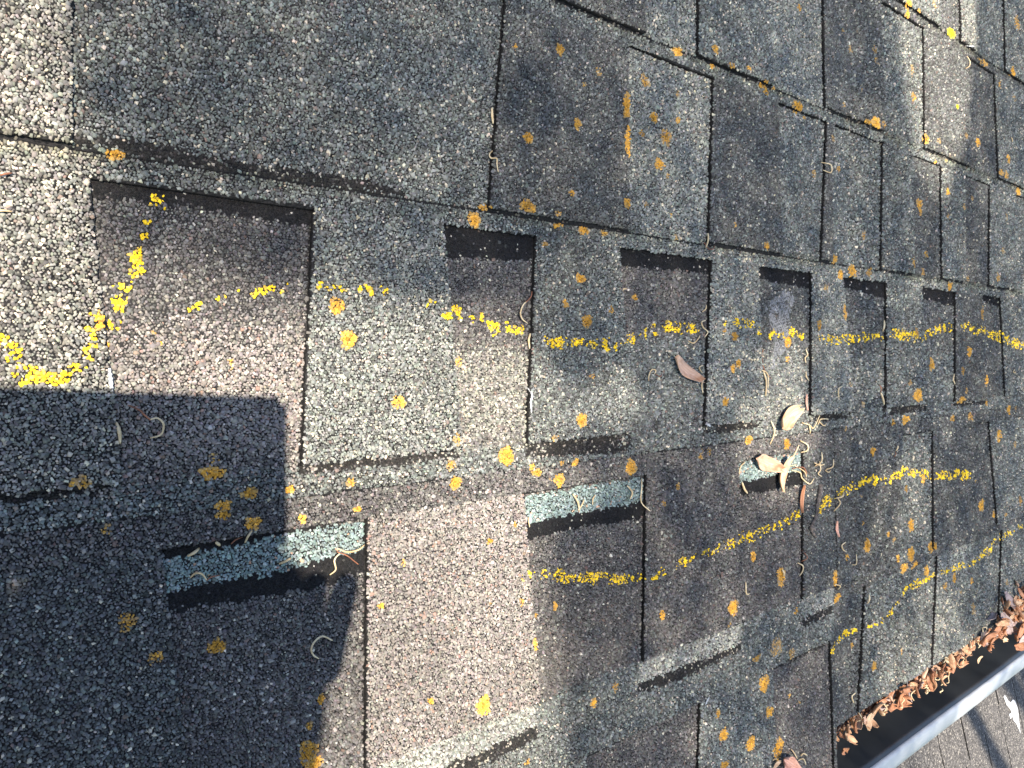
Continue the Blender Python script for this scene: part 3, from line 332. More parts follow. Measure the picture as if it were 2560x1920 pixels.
# ------------------------------------------------------------------ object helpers
def link(o, parent=None):
    SC.collection.objects.link(o)
    if parent is not None: o.parent = parent
    return o
def tag(o, label, cat, group=None):
    o['label'] = label; o['category'] = cat
    if group: o['group'] = group
    return o
def empty(name, loc=(0, 0, 0), rot=(0, 0, 0)):
    o = bpy.data.objects.new(name, None); o.location = loc; o.rotation_euler = rot; o.empty_display_size = .05
    return link(o)
def mesh_arrays(name, V_, starts, totals, loops, mats, mat_idx=None, col=None, smooth=False):
    me = bpy.data.meshes.new(name)
    me.vertices.add(len(V_)); me.vertices.foreach_set('co', np.asarray(V_, np.float32).ravel())
    me.loops.add(len(loops)); me.loops.foreach_set('vertex_index', np.asarray(loops, np.int32))
    me.polygons.add(len(starts)); me.polygons.foreach_set('loop_start', np.asarray(starts, np.int32))
    me.polygons.foreach_set('loop_total', np.asarray(totals, np.int32))
    for m_ in mats: me.materials.append(m_)
    if mat_idx is not None: me.polygons.foreach_set('material_index', np.asarray(mat_idx, np.int32))
    me.update(calc_edges=True)
    if smooth: me.polygons.foreach_set('use_smooth', np.ones(len(starts), bool))
    if col is not None:
        ca = me.color_attributes.new('Col', 'FLOAT_COLOR', 'POINT')
        c4 = np.ones((len(V_), 4), np.float32); c4[:, :3] = col; ca.data.foreach_set('color', c4.ravel())
    me.validate()
    return me
def pymesh(name, verts, faces, mats, midx=None, smooth=False):
    me = bpy.data.meshes.new(name); me.from_pydata([tuple(v) for v in verts], [], faces)
    for m_ in mats: me.materials.append(m_)
    if midx is not None: me.polygons.foreach_set('material_index', midx)
    if smooth: me.polygons.foreach_set('use_smooth', [True]*len(me.polygons))
    me.update(); return me
def vnoise(x, y, s, seed=0):       # value noise on a grid of cell 1/s, vectorised
    x = np.asarray(x)*s + seed*17.3; y = np.asarray(y)*s - seed*9.1
    xi, yi = np.floor(x), np.floor(y); fx, fy = x-xi, y-yi
    fx = fx*fx*(3-2*fx); fy = fy*fy*(3-2*fy)
    h = lambda a, b: np.modf(np.abs(np.sin(a*127.1+b*311.7+seed*74.7)*43758.5453))[0]
    return (h(xi, yi)*(1-fx)+h(xi+1, yi)*fx)*(1-fy)+(h(xi, yi+1)*(1-fx)+h(xi+1, yi+1)*fx)*fy
def inside(poly, x, y):
    c = np.zeros(len(x), bool); n = len(poly); j = n-1
    for i in range(n):
        xi, yi = poly[i]; xj, yj = poly[j]
        if yi != yj:
            c ^= ((yi > y) != (yj > y)) & (x < (xj-xi)*(y-yi)/(yj-yi)+xi)
        j = i
    return c

# ------------------------------------------------------------------ granules
PAL = {
 'grey': [(.22, (.062, .065, .066)), (.40, (.106, .114, .115)), (.26, (.162, .176, .176)), (.07, (.24, .25, .24)), (.03, (.43, .39, .33)), (.02, (.15, .12, .11))],
 'dgrey': [(.30, (.054, .055, .057)), (.44, (.088, .091, .093)), (.19, (.132, .138, .139)), (.045, (.21, .213, .207)), (.015, (.40, .37, .31)), (.01, (.13, .10, .09))],
 'pale': [(.15, (.072, .074, .074)), (.36, (.126, .134, .133)), (.33, (.192, .204, .200)), (.11, (.275, .277, .26)), (.04, (.47, .42, .34)), (.01, (.17, .135, .125))],
 'beige': [(.15, (.078, .077, .075)), (.36, (.142, .141, .135)), (.32, (.208, .205, .194)), (.11, (.29, .28, .255)), (.05, (.46, .415, .34)), (.01, (.18, .135, .12))],  # pale mix made warmer and brighter: sunlight put into the granule colour
 'brown': [(.28, (.062, .057, .056)), (.44, (.104, .096, .093)), (.21, (.150, .140, .133)), (.02, (.14, .10, .088)), (.04, (.24, .222, .20)), (.01, (.43, .39, .33))],
 'tan': [(.13, (.105, .093, .088)), (.44, (.172, .152, .142)), (.31, (.232, .206, .190)), (.09, (.32, .285, .255)), (.03, (.25, .165, .135))],
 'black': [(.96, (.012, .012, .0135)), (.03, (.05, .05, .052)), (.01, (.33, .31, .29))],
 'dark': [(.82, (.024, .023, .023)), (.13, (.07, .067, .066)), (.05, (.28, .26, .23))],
 'mint': [(.16, (.115, .138, .135)), (.46, (.148, .195, .202)), (.28, (.205, .262, .268)), (.08, (.31, .36, .36)), (.02, (.38, .25, .19))],
 'light': [(.20, (.10, .098, .094)), (.42, (.185, .194, .192)), (.28, (.265, .274, .265)), (.10, (.40, .39, .35))],
}
PALN = {}
for k, l in PAL.items():
    wt = np.array([a for a, _ in l]); PALN[k] = (np.cumsum(wt/wt.sum()), np.array([c for _, c in l]))
def colours(keys):
    out_ = np.zeros((len(keys), 3)); rr = RNG.random(len(keys))
    for k in np.unique(keys):
        m_ = keys == k; cum, cs = PALN[k]; out_[m_] = cs[np.minimum(np.searchsorted(cum, rr[m_]), len(cs)-1)]
        if k not in ('black', 'dark'): mu = out_[m_].mean(0); out_[m_] = (mu+(out_[m_]-mu)*.95)*(np.array([.96, 1.0, 1.05]) if k in ('brown', 'tan') else 1.0)
    out_ *= np.exp(RNG.normal(0, .16, (len(keys), 1))); out_ *= np.exp(RNG.normal(0, .035, (len(keys), 3)))
    return np.clip(out_, .004, .8)
def grains(u, v, n, R, H, col, K=5, tilt=.42):
    """one faceted chip per point: a ring at the base, a smaller tilted ring on top"""
    N_ = len(u)
    ang = np.arange(K)[None]*2*np.pi/K + RNG.random((N_, 1))*6.28 + RNG.normal(0, .16, (N_, K))
    rad = R[:, None]*(1+RNG.normal(0, .15, (N_, K)))
    el = RNG.random((N_, 1))*np.pi; st = 1+RNG.random((N_, 1))*.55
    dx, dy = np.cos(ang)*rad, np.sin(ang)*rad
    ce, se = np.cos(el), np.sin(el); a_, b_ = (dx*ce+dy*se)*np.sqrt(st), (-dx*se+dy*ce)/np.sqrt(st)
    dx, dy = a_*ce-b_*se, a_*se+b_*ce
    base = np.stack([u[:, None]+dx, v[:, None]+dy, np.repeat((n-.00035)[:, None], K, 1)], 2)
    tx, ty = RNG.normal(0, tilt, (2, N_, 1)); sh = .60+RNG.random((N_, 1))*.16
    ox, oy = RNG.normal(0, .10, (2, N_, 1))*R[:, None]
    tz = n[:, None]+H[:, None]+np.clip(tx*dx*sh+ty*dy*sh, -.8*H[:, None], .8*H[:, None])
    top = np.stack([u[:, None]+dx*sh+ox, v[:, None]+dy*sh+oy, tz], 2)
    V_ = np.concatenate([base, top], 1).reshape(-1, 3)
    off = (np.arange(N_)*2*K)[:, None]
    k0 = np.arange(K); k1 = (k0+1) % K
    q_ = np.stack([k0, k1, k1+K, k0+K], 1).ravel()[None]+off
    tp = (np.arange(K)+K)[None]+off
    loops = np.concatenate([q_, tp], 1).ravel()
    tot = np.tile(np.array([4]*K+[K]), N_); starts = np.concatenate([[0], np.cumsum(tot)[:-1]])
    return V_, starts, tot, loops, np.repeat(col, 2*K, 0)
def join(parts):
    V_, S_, T_, L_, C_, Mi = [], [], [], [], [], []; nv = nl = 0
    for (v, s, t_, l, c, mi) in parts:
        V_.append(np.asarray(v, float).reshape(-1, 3)); S_.append(np.asarray(s)+nl); T_.append(t_); L_.append(np.asarray(l)+nv); C_.append(c)
        Mi.append(np.full(len(s), mi) if np.isscalar(mi) else np.asarray(mi)); nv += len(v); nl += len(l)
    return [np.concatenate(x) for x in (V_, S_, T_, L_, C_, Mi)]

def hexgrid(d, u0, u1, v0, v1):
    h = d*.866; nu, nv_ = int((u1-u0)/d)+1, int((v1-v0)/h)+1
    a, b_ = np.meshgrid(np.arange(nu), np.arange(nv_)); u = u0+(a+(b_ % 2)*.5)*d; v = v0+b_*h
    u, v = u.ravel(), v.ravel()
    return u+RNG.normal(0, d*.19, len(u)), v+RNG.normal(0, d*.19, len(v))
U_NEAR = .12
GR = [(*hexgrid(d_, a_, b_, -.60, .53), d_) for d_, a_, b_ in ((.00130, -.285, U_NEAR), (.00158, U_NEAR, .40), (.0022, .40, .91))]
PU = np.concatenate([g[0] for g in GR]); PV = np.concatenate([g[1] for g in GR]); PD = np.concatenate([np.full(len(g[0]), g[2]) for g in GR])
keep = (PV < .158+.295*(PU+.25)) & (PV > -.146-.355*(PU+.25)); PU, PV, PD = PU[keep], PV[keep], PD[keep]
PO = np.full(len(PU), -1, int)                 # owning piece of each granule
PN = np.zeros(len(PU)); PK = np.full(len(PU), 'grey', dtype='<U6')

# ------------------------------------------------------------------ the roof and its shingles
roof = empty('shingle_roof', W(0, 0, 0), (PITCH, 0, 0))
tag(roof, 'weathered grey laminated asphalt shingle roof with orange lichen and yellow marker lines', 'roof')
PIECES = []       # (object name, parent, polygon, real-edge flags, n function, thickness, sheet material, label)
def jag(poly, free, step=.0025, amp=.0003):
    out_ = []
    for i in range(len(poly)):
        a, b_ = np.array(poly[i]), np.array(poly[(i+1) % len(poly)]); L_ = np.linalg.norm(b_-a)
        out_.append(tuple(a))
        if free[i] and L_ > step*2:
            k = int(min(L_/step, 160)); nrm = np.array([-(b_-a)[1], (b_-a)[0]])/L_
            ph = RNG.random()*10
            for j in range(1, k):
                s = j/k; p = a+(b_-a)*s
                off = RNG.normal(0, amp) + .0007*(vnoise(np.array([s*L_*60+ph]), np.array([ph]), 1.0)[0]-.5) + .0020*(vnoise(np.array([s*L_*14+ph]), np.array([ph+3]), 1.0)[0]-.5)*min(1, 6*s, 6*(1-s))
                out_.append(tuple(p+nrm*off))
    return out_
def piece(name, parent, poly, free, nf, thick, mat, pal, label=None):
    PIECES.append(dict(name=name, parent=parent, poly=poly, free=free, nf=nf, thick=thick, mat=mat, pal=pal, label=label))
    return len(PIECES)-1
ORDER = []
def course(key, v_up, v_slot, v_tab, v_back, slots, ua, ub, tabpal, slotpal, header='grey', label=None, tailpal=None):
    slots, pre = slots
    """one laminated shingle: header strip with tabs (the upper layer) over a backing strip that shows in the slots"""
    nf = lambda v: .0033+.0033*np.clip((v_up-np.asarray(v))/(v_up-v_tab), -.3, 1.0)
    nb = lambda v: nf(v)-.0027
    hd = piece('shingle', None, [(ua, v_slot), (ub, v_slot), (ub, v_up+.016), (ua, v_up+.016)], (1, 1, 0, 1), nf, .0026, 'sheet', header, label)
    ids = [hd]
    edges = [(ua, ua)]
    for s in slots: edges += [(s[0], s[1]), (s[2], s[3])]
    edges.append((ub, ub))
    for i in range(0, len(edges), 2):
        (t0, b0), (t1, b1) = edges[i], edges[i+1]
        if t1-t0 < .004 and b1-b0 < .004: continue
        p = tabpal[(i//2-pre) % len(tabpal)]
        ids.append(piece('tab', hd, [(b0, v_tab), (b1, v_tab), (t1, v_slot), (t0, v_slot)], (1, 1, 0, 1), nf, .0026, 'sheet', p))
    bk = piece('backing', hd, [(ua, v_back), (ub, v_back), (ub, v_slot+.008), (ua, v_slot+.008)], (1, 1, 0, 1), nb, .0022, 'sheetb', 'brown')
    PIECES[bk]['zones'] = []
    for i, s in enumerate(slots):
        PIECES[bk]['zones'].append((slotpal[(i-pre) % len(slotpal)], [(s[1]-.003, v_back-.01), (s[3]+.003, v_back-.01), (s[2]+.003, v_slot+.01), (s[0]-.003, v_slot+.01)]))
    if tailpal: PIECES[bk]['zones'].append((tailpal, [(ua, v_back-.01), (ub, v_back-.01), (ub, v_tab), (ua, v_tab)]))
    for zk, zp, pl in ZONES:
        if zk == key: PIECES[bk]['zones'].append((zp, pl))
    ids.append(bk)
    ORDER.append(ids)
def extend(slots, ua, ub, seed):
    """carry the slot rhythm on beyond the part that was measured"""
    rd = random.Random(seed); out_ = list(slots); pre = 0
    x = out_[0][0] if out_ else ub
    while True:
        t = rd.uniform(.06, .11); s = rd.uniform(.07, .10); x -= t+s
        if x < ua+.02: break
        out_.insert(0, (x, x+.005, x+s, x+s-.005)); pre += 1
    x = out_[-1][2]
    while True:
        t = rd.uniform(.06, .11); s = rd.uniform(.07, .10); x += t+s
        if x > ub-.02: break
        out_.append((x-s, x-s+.005, x, x-.005))
    return out_, pre
UL, UR = -1.7, 1.7
def gen(ua, ub, seed): return extend([(ua+.05, ua+.055, ua+.13, ua+.125)], ua, ub, seed)
tops = [.369+.135*k for k in range(6)]
for k in range(4, 0, -1):
    course('G%d' % k, tops[k+1], tops[k+1]-.011, tops[k], tops[k]-.001, gen(UL, UR, 40+k), UL, UR, ['grey', 'dgrey'], ['brown', 'grey'])
Z2 = [(.600, .602, .6585, .6585), (.700, .703, .8005, .7995)]
course('Y', tops[1], tops[1]-.011, V['Lm1'], V['Lm1']-.001, extend(Z2, UL, UR, 5), UL, UR, ['grey', 'pale', 'grey'], ['dgrey', 'grey'])
course('Z', V['Lm1'], V['Zs'], V['L0'], V['L0']-.001, extend(SLOTS['Z'], UL, UR, 6), UL, UR, ['dgrey', 'grey', 'dgrey', 'dgrey', 'grey'], ['pale', 'pale', 'grey', 'dgrey'], 'dgrey')
course('A', V['L0'], V['As'], V['L1'], V['L1']-.001, extend(SLOTS['A'], UL, UR, 8), UL, UR, ['beige', 'dgrey', 'dgrey', 'dgrey', 'grey', 'grey', 'grey', 'grey'], ['grey', 'pale', 'grey', 'grey', 'dgrey', 'dgrey', 'grey'], 'grey')
course('B', V['L1'], V['Bs'], V['TB'], V['L2'], extend(SLOTS['B'], UL, UR, 9), UL, UR, ['beige', 'pale', 'grey', 'pale', 'pale', 'grey', 'dgrey', 'grey'], ['brown', 'brown', 'brown', 'dgrey', 'dgrey', 'dgrey', 'dgrey'], 'grey', tailpal='grey')
hb, bb = PIECES[ORDER[-1][0]], PIECES[ORDER[-1][-1]]
hb['zones'] = [('beige', [(-.6, .08), (-.218, .08), (-.210, .12), (-.6, .12)]), ('pale', [(.05, .08), (.6, .08), (.6, .12), (.05, .12)])]
for k_, (pn, vv) in enumerate((('tan~', .030), ('beige~', .022), ('grey~', .030), ('pale~', .020), ('grey~', .02), ('grey~', .02))):
    s_ = SLOTS['B'][k_]; bb['zones'].append((pn, [(s_[0]-.004, -.034), (s_[2]+.004, -.034), (s_[2]+.004, vv), (s_[0]-.004, vv)]))
course('C', V['L2'], V['Cs'], V['TC'], V['L4'], extend(SLOTS['C'], UL, .3728, 10), UL, .3728, ['dgrey', 'tan', 'brown', 'dgrey'], ['brown', 'brown', 'brown'], 'brown', tailpal='grey')
course('C2', V['L2'], V['Cs'], V['TC']-.002, V['TC']-.004, extend(SLOTS['C2'], .3745, UR, 12), .3745, UR, ['dgrey', 'dgrey', 'grey'], ['grey', 'dgrey'], 'dgrey')
course('D', V['L4'], V['Ds'], -.372, -.375, extend(SLOTS['D'], UL, .3728, 13), UL, .3728, ['grey', 'grey', 'dgrey'], ['brown', 'brown'], 'grey')
course('D2', V['TC']-.003, -.2035, V['eave'], V['eave']-.003, extend(SLOTS['D2'], .3745, UR, 14), .3745, UR, ['grey', 'grey', 'pale', 'grey'], ['dgrey', 'grey', 'grey'], 'dgrey')
for k in range(6):
    vb = -.510-.135*k
    course('E%d' % k, vb+.138, vb+.127, vb, vb-.001, gen(UL, .3728, 60+k), UL, .3728, ['grey', 'dgrey'], ['brown', 'grey'])

# fixed numbering of owners: upper courses lie over lower ones, tabs and headers over backing
n_left = np.ones(len(PU), bool)
wob_u = PU+.0011*(vnoise(PU, PV, 420, 3)-.5)*2; wob_v = PV+.0013*(vnoise(PU, PV, 380, 4)-.5)*2+RNG.normal(0, .0005, len(PU))
for ids in ORDER:
    vs = [p[1] for i in ids for p in PIECES[i]['poly']]; cand = np.where(n_left & (PV > min(vs)-.002) & (PV < max(vs)))[0]
    if not len(cand): continue
    EDG = .0004; uppers, bk = ids[:-1], ids[-1]
    def union(u, v):
        c_ = np.zeros(len(u), bool)
        for i in uppers: c_ |= inside(PIECES[i]['poly'], u, v)
        return c_
    cu, cv = PU[cand], PV[cand]; bp_ = PIECES[bk]['poly']
    t0 = union(cu, cv); tl, tr_, td = union(cu-EDG, cv), union(cu+EDG, cv), union(cu, cv-EDG); tu = union(cu, cv+EDG*1.2)
    b0, bd, bu_ = inside(bp_, cu, cv), inside(bp_, cu, cv-EDG), inside(bp_, cu, cv+.0008)
    drop = (t0 & ~(tl & td)) | (~t0 & (tr_ | tu)) | (~t0 & b0 & ~inside(bp_, cu, cv-.0003)) | (~t0 & ~b0 & bu_ & ((cv > 0) | inside(bp_, cu, cv+.0004)))
    n_left[cand[drop]] = False
    for i in ids:
        pc = PIECES[i]; sub = cand[n_left[cand]]
        if not len(sub): continue
        h = inside(pc['poly'], PU[sub], PV[sub]); hit = sub[h]
        PO[hit] = i; n_left[hit] = False; PN[hit] = pc['nf'](PV[hit]); PK[hit] = pc['pal']
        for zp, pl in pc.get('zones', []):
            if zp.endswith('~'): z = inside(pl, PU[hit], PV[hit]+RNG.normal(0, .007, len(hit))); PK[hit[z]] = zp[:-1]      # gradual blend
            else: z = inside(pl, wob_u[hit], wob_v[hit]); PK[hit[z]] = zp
ok = PO >= 0; PU, PV, PD, PO, PN, PK = PU[ok], PV[ok], PD[ok], PO[ok], PN[ok], PK[ok]
# dark-strip on the upper layer, just above the edge of the next course
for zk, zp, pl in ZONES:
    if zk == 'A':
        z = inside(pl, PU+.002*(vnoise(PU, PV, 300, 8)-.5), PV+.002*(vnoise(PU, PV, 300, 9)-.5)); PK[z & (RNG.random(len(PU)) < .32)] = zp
COL = colours(PK)*np.array([1.03, 1.005, .93])
blot = .80+.42*vnoise(PU, PV, 14, 1)*.6+.42*vnoise(PU, PV, 45, 2)*.4; COL *= blot[:, None]
# worn patches where the granules have gone and a little dust lies
worn = vnoise(PU, PV, 70, 5) > .93
R_ = PD*.65*np.exp(RNG.normal(0, .20, len(PU))); H_ = R_*(.42+.36*RNG.random(len(PU)))
blk = (PK == 'black') | (PK == 'dark'); H_[blk] *= .55
big = RNG.random(len(PU)) < .05; R_[big & ~blk] *= 1.3
# algae tint under the course edges
for ve in (V['L1'], V['L0'], V['Lm1']):
    tnt = np.exp(-((PV-ve+.002)/.004)**2)*.45*(vnoise(PU, PV, 25, 6)); COL = COL*(1-tnt[:, None])+COL*np.array([.9, .85, .45])*tnt[:, None]

# ---------------- yellow marker lines: granules touched by the marker
CH = np.full(len(PU), -1, int)
for ci, (nm, pl, den) in enumerate(CHALK):
    for a, b_ in zip(pl[:-1], pl[1:]):
        ax, ay, wa = a; bx, by, wb = b_; L2_ = (bx-ax)**2+(by-ay)**2
        m_ = (PU > min(ax, bx)-.01) & (PU < max(ax, bx)+.01) & (PV > min(ay, by)-.01) & (PV < max(ay, by)+.01) & (CH < 0)
        ix = np.where(m_)[0]
        if not len(ix): continue
        t_ = np.clip(((PU[ix]-ax)*(bx-ax)+(PV[ix]-ay)*(by-ay))/L2_, 0, 1); dist = np.hypot(PU[ix]-ax-t_*(bx-ax), PV[ix]-ay-t_*(by-ay))
        wd = (wa+(wb-wa)*t_)*(.75+.7*vnoise(PU[ix], PV[ix], 130, ci))
        cl = .6*vnoise(PU[ix], PV[ix], 330, ci+20)+.4*vnoise(PU[ix], PV[ix], 120, ci+40)
        pr = np.clip((den*.80+.12-.22*dist/wd-cl)*(3.0 if ci < 4 else 2.0)+.42, 0, .8)*(1.0 if ci < 4 else .95)
        sel = (dist < wd) & (RNG.random(len(ix)) < pr); CH[ix[sel]] = ci
# ---------------- lichen: crusts over groups of granules
LC = np.full(len(PU), -1, int)
LICHEN = [l_ for l_ in LICHEN if l_[4] > .45]
for li, (lu, lv, ru, rv, s) in enumerate(LICHEN):
    ix = np.where((np.abs(PU-lu) < ru*1.5) & (np.abs(PV-lv) < rv*1.5) & (CH < 0))[0]
    if not len(ix): continue
    x, y = (PU[ix]-lu)/ru, (PV[ix]-lv)/rv; an = np.arctan2(y, x)
    lim = 1.08+.12*np.sin(an*3+li)+.07*np.sin(an*5+li*2.3); rr = np.hypot(x, y)
    sel = (rr < lim) & (RNG.random(len(ix)) < min(1, s)*(1.2-.4*rr/lim)); LC[ix[sel]] = li

def to_piece_mesh(i, extra=None):
    pc = PIECES[i]; poly = jag(pc['poly'], pc['free']); n = len(poly)
    pu = np.array([p[0] for p in poly]); pv = np.array([p[1] for p in poly]); top = pc['nf'](pv)
    V_ = np.concatenate([np.stack([pu, pv, top], 1), np.stack([pu, pv, top-pc['thick']], 1)])
    k0 = np.arange(n); k1 = (k0+1) % n
    loops = np.concatenate([k0, np.stack([k0, k0+n, k1+n, k1], 1).ravel()]); tot = np.array([n]+[4]*n); st = np.concatenate([[0], np.cumsum(tot)[:-1]])
    parts = [(V_, st, tot, loops, np.zeros((2*n, 3)), np.array([0]+[1]*n))]
    ix = np.where((PO == i) & (CH < 0) & (LC < 0))[0]
    if len(ix):
        near = PU[ix] < .40
        for sel, K in ((ix[near], 4), (ix[~near], 3)):
            if len(sel):
                g = grains(PU[sel], PV[sel], PN[sel], R_[sel], H_[sel], COL[sel], K); parts.append((*g, 2))
    V_, st, tot, loops, col, mi = join(parts)
    return mesh_arrays(pc['name'], V_, st, tot, loops, [M[pc['mat']], M['asphalt'], M['granule']], mi, col)
OBJ = {}
for i, pc in enumerate(PIECES):
    o = bpy.data.objects.new(pc['name'], to_piece_mesh(i)); link(o, roof if pc['parent'] is None else OBJ[pc['parent']]); OBJ[i] = o
    if pc['label']: o['label'] = pc['label']

def patch_mesh(name, u, v, n, R, H, col, mat, K=5):
    V_, st, tot, loops, c = grains(u, v, n, R, H, col, K); return mesh_arrays(name, V_, st, tot, loops, [M[mat]], None, c)
for ci, (nm, pl, den) in enumerate(CHALK):
    ix = np.where(CH == ci)[0]
    if not len(ix): continue
    yc = np.array([.80, .53, .025])*np.exp(RNG.normal(0, .15, (len(ix), 1))); part_ = RNG.random(len(ix)) < .28
    yc[part_] = yc[part_]*.5+COL[ix][part_]*.55
    o = bpy.data.objects.new('marker_line', patch_mesh('marker_line', PU[ix], PV[ix], PN[ix]+.0001, R_[ix]*(1.0 if ci < 4 else .85), H_[ix]*.9, yc, 'chalk')); link(o, roof)
    o['label'] = 'yellow marker stroke on granules, ' + nm
for li, (lu, lv, ru, rv, s) in enumerate(LICHEN):
    ix = np.where(LC == li)[0]
    if not len(ix): continue
    nm_ = int(min(320, max(4, ru*rv*3.14/(.8e-6)*min(1, s))))
    a_ = RNG.random(nm_)*6.283; rr = np.sqrt(RNG.random(nm_))*(1.0+.10*np.sin(a_*3+li)); eu, ev = lu+np.cos(a_)*rr*ru, lv+np.sin(a_)*rr*rv
    d2 = (eu[:, None]-PU[ix][None])**2+(ev[:, None]-PV[ix][None])**2; en = PN[ix][d2.argmin(1)]
    kp = np.sqrt(d2.min(1)) < .004; eu, ev, en = eu[kp], ev[kp], en[kp]
    au, av, an = np.concatenate([PU[ix], eu]), np.concatenate([PV[ix], ev]), np.concatenate([PN[ix], en+.0005])
    aR = np.concatenate([R_[ix], RNG.uniform(.0003, .0007, len(eu))]); aH = np.concatenate([H_[ix]*.9, RNG.uniform(.00015, .0004, len(eu))])
    if s > 1.5: base = np.array([.85, .62, .02])
    else: base = np.array([.56, .29, .045])*(.7+.4*random.random()) if s > .55 else np.array([.42, .25, .07])
    cc = base*np.exp(RNG.normal(0, .20, (len(au), 1))); k_ = RNG.random(len(au)) < .25*(2-min(s, 1)); cc[k_] *= np.array([.8, .9, 1.6]); rim = np.hypot((au-lu)/ru, (av-lv)/rv); rk = (rim > .72) & (RNG.random(len(au)) < .6); cc[rk] = cc[rk]*.6+np.array([.24, .21, .13])*.45; ck = (rim < .35) & (RNG.random(len(au)) < .35); cc[ck] *= .6
    if s < .8:
        g_ = np.arange(len(au)) < len(ix); cc[g_] = cc[g_]*s+COL[ix]*(1-s)
    o = bpy.data.objects.new('lichen_patch', patch_mesh('lichen_patch', au, av, an, aR, aH, cc, 'lichen')); link(o, roof)
    o['label'] = 'bright yellow lichen spot' if s > 1.5 else ('orange lichen crust' if s > .55 else 'faint ochre lichen stain')

def surf_n(u, v):
    d2 = (PU-u)**2+(PV-v)**2; i = d2.argmin()
    return float(PN[i]+H_[i]*.8) if d2[i] < 1e-4 else .006
def roof_child(name, me, label=None):
    o = bpy.data.objects.new(name, me); link(o, roof)
    if label: o['label'] = label
    return o
def box_mesh(name, lo, hi, mats, bev=0.):
    bm = bmesh.new(); bmesh.ops.create_cube(bm, size=1)
    for v in bm.verts: v.co = Vector([(lo[k]+hi[k])/2+v.co[k]*(hi[k]-lo[k]) for k in range(3)])
    if bev: bmesh.ops.bevel(bm, geom=bm.edges[:], offset=bev, segments=2, affect='EDGES')
    me = bpy.data.meshes.new(name); bm.to_mesh(me); bm.free()
    for m_ in mats: me.materials.append(m_)
    return me
# pale scuff of grey crust on one backing panel
sc = [(0.268, .056), (.285, .066), (.30, .07), (.312, .066), (.304, .05), (.300, .036), (.293, .022), (.282, .004), (.272, .006), (.280, .024), (.274, .036)]
ix = np.where(inside(sc, PU+.006*(vnoise(PU, PV, 240, 30)-.5), PV+.008*(vnoise(PU, PV, 240, 31)-.5)) & (CH < 0) & (LC < 0) & (vnoise(PU, PV, 170, 33)*.6+RNG.random(len(PU))*.4 > .42))[0]
if len(ix):
    roof_child('pale_crust', patch_mesh('pale_crust', PU[ix], PV[ix], PN[ix]+.0003, R_[ix]*1.25, H_[ix]*.6, np.array([.20, .20, .205])*np.exp(RNG.normal(0, .15, (len(ix), 1))), 'lichen'), 'pale grey dry crust on a dark slot')
roof_child('deck', box_mesh('deck', (UL, -1.19, -.022), (.366, 1.0, -.004), [M['wood']]))
roof_child('deck', box_mesh('deck', (.3665, -.312, -.022), (UR, 1.0, -.004), [M['wood']]))
roof_child('fascia_board', box_mesh('fascia_board', (.380, -.322, -.17), (UR, -.3125, -.007), [M['paint']]))
roof_child('fascia_board', box_mesh('fascia_board', (.3668, -1.19, -.17), (.3762, -.3225, -.024), [M['paint']]))
roof_child('drip_edge', box_mesh('drip_edge', (.380, -.3265, -.030), (UR, -.3225, -.0015), [M['gutter']]))

# ------------------------------------------------------------------ gutter: open trough with folded lip
gut = empty('gutter', W(.378, -.33, -.05), (PITCH, 0, 0)); tag(gut, 'dark grey metal eave gutter with a bright folded lip, filled with dry petals', 'gutter')
G0, G1 = .3785, UR
def sweep(name, prof, u0, u1, mat, closed=False, parent=gut, nu=24, th=None):
    base = (.378, -.33, -.05); vs, fs = [], []
    for k in range(nu+1):
        u = u0+(u1-u0)*k/nu
        wv = .0006*math.sin(u*23)+.0004*math.sin(u*57+1)
        for (a, b_) in prof: vs.append((u-base[0], a-base[1]+wv, b_-base[2]+wv*.5))
    n = len(prof)
    for k in range(nu):
        for j in range(n if closed else n-1):
            j2 = (j+1) % n; fs.append((k*n+j, k*n+j2, (k+1)*n+j2, (k+1)*n+j))
    me = pymesh(name, vs, fs, [mat], smooth=True); o = bpy.data.objects.new(name, me); link(o, parent)
    if th:
        md = o.modifiers.new('thickness', 'SOLIDIFY'); md.thickness = th; md.offset = -1
    return o
arc = [(-.3290, -.014), (-.3292, -.030), (-.3300, -.048)]
for k in range(13):
    a = math.pi+math.pi*.5*k/12; arc.append((-.352-.0235*math.cos(a)*-1*0+(-.0)+ (.0220*(-math.cos(a)))*1.0, -.050+.024*math.sin(a)))
arc = [(a_-max(0, -.335-a_)*.15, b2) for a_, b2 in [(-.3290, -.014), (-.3292, -.034), (-.3310, -.052), (-.3360, -.064), (-.3430, -.070), (-.3520, -.0705), (-.3600, -.066), (-.3665, -.057), (-.3715, -.046), (-.3755, -.034), (-.3790, -.021), (-.3815, -.010), (-.3830, -.0035)]]
sweep('trough', arc, G0, G1, M['gutter'], th=.0012)
lip = [(-.3902, -.0032), (-.3918, -.0014), (-.3955, -.0014), (-.4075, -.0040), (-.4135, -.0062), (-.4150, -.0090), (-.4150, -.0200), (-.4130, -.0205), (-.4120, -.0110), (-.3965, -.0062), (-.3908, -.0060)]
sweep('lip', lip, G0-.0005, G1, M['lip'], closed=True)
capp = [(a, b_) for a, b_ in arc]+[(-.3930, -.0030), (-.3300, -.0090)]
vs = [(.3772+e-.378, a+.33, b_+.05) for e in (0, .0011) for a, b_ in capp]; n = len(capp)
fs = [tuple(range(n)), tuple(range(2*n-1, n-1, -1))]+[(j, (j+1) % n, (j+1) % n+n, j+n) for j in range(n)]
o = bpy.data.objects.new('end_cap', pymesh('end_cap', vs, fs, [M['gutter']])); link(o, gut)

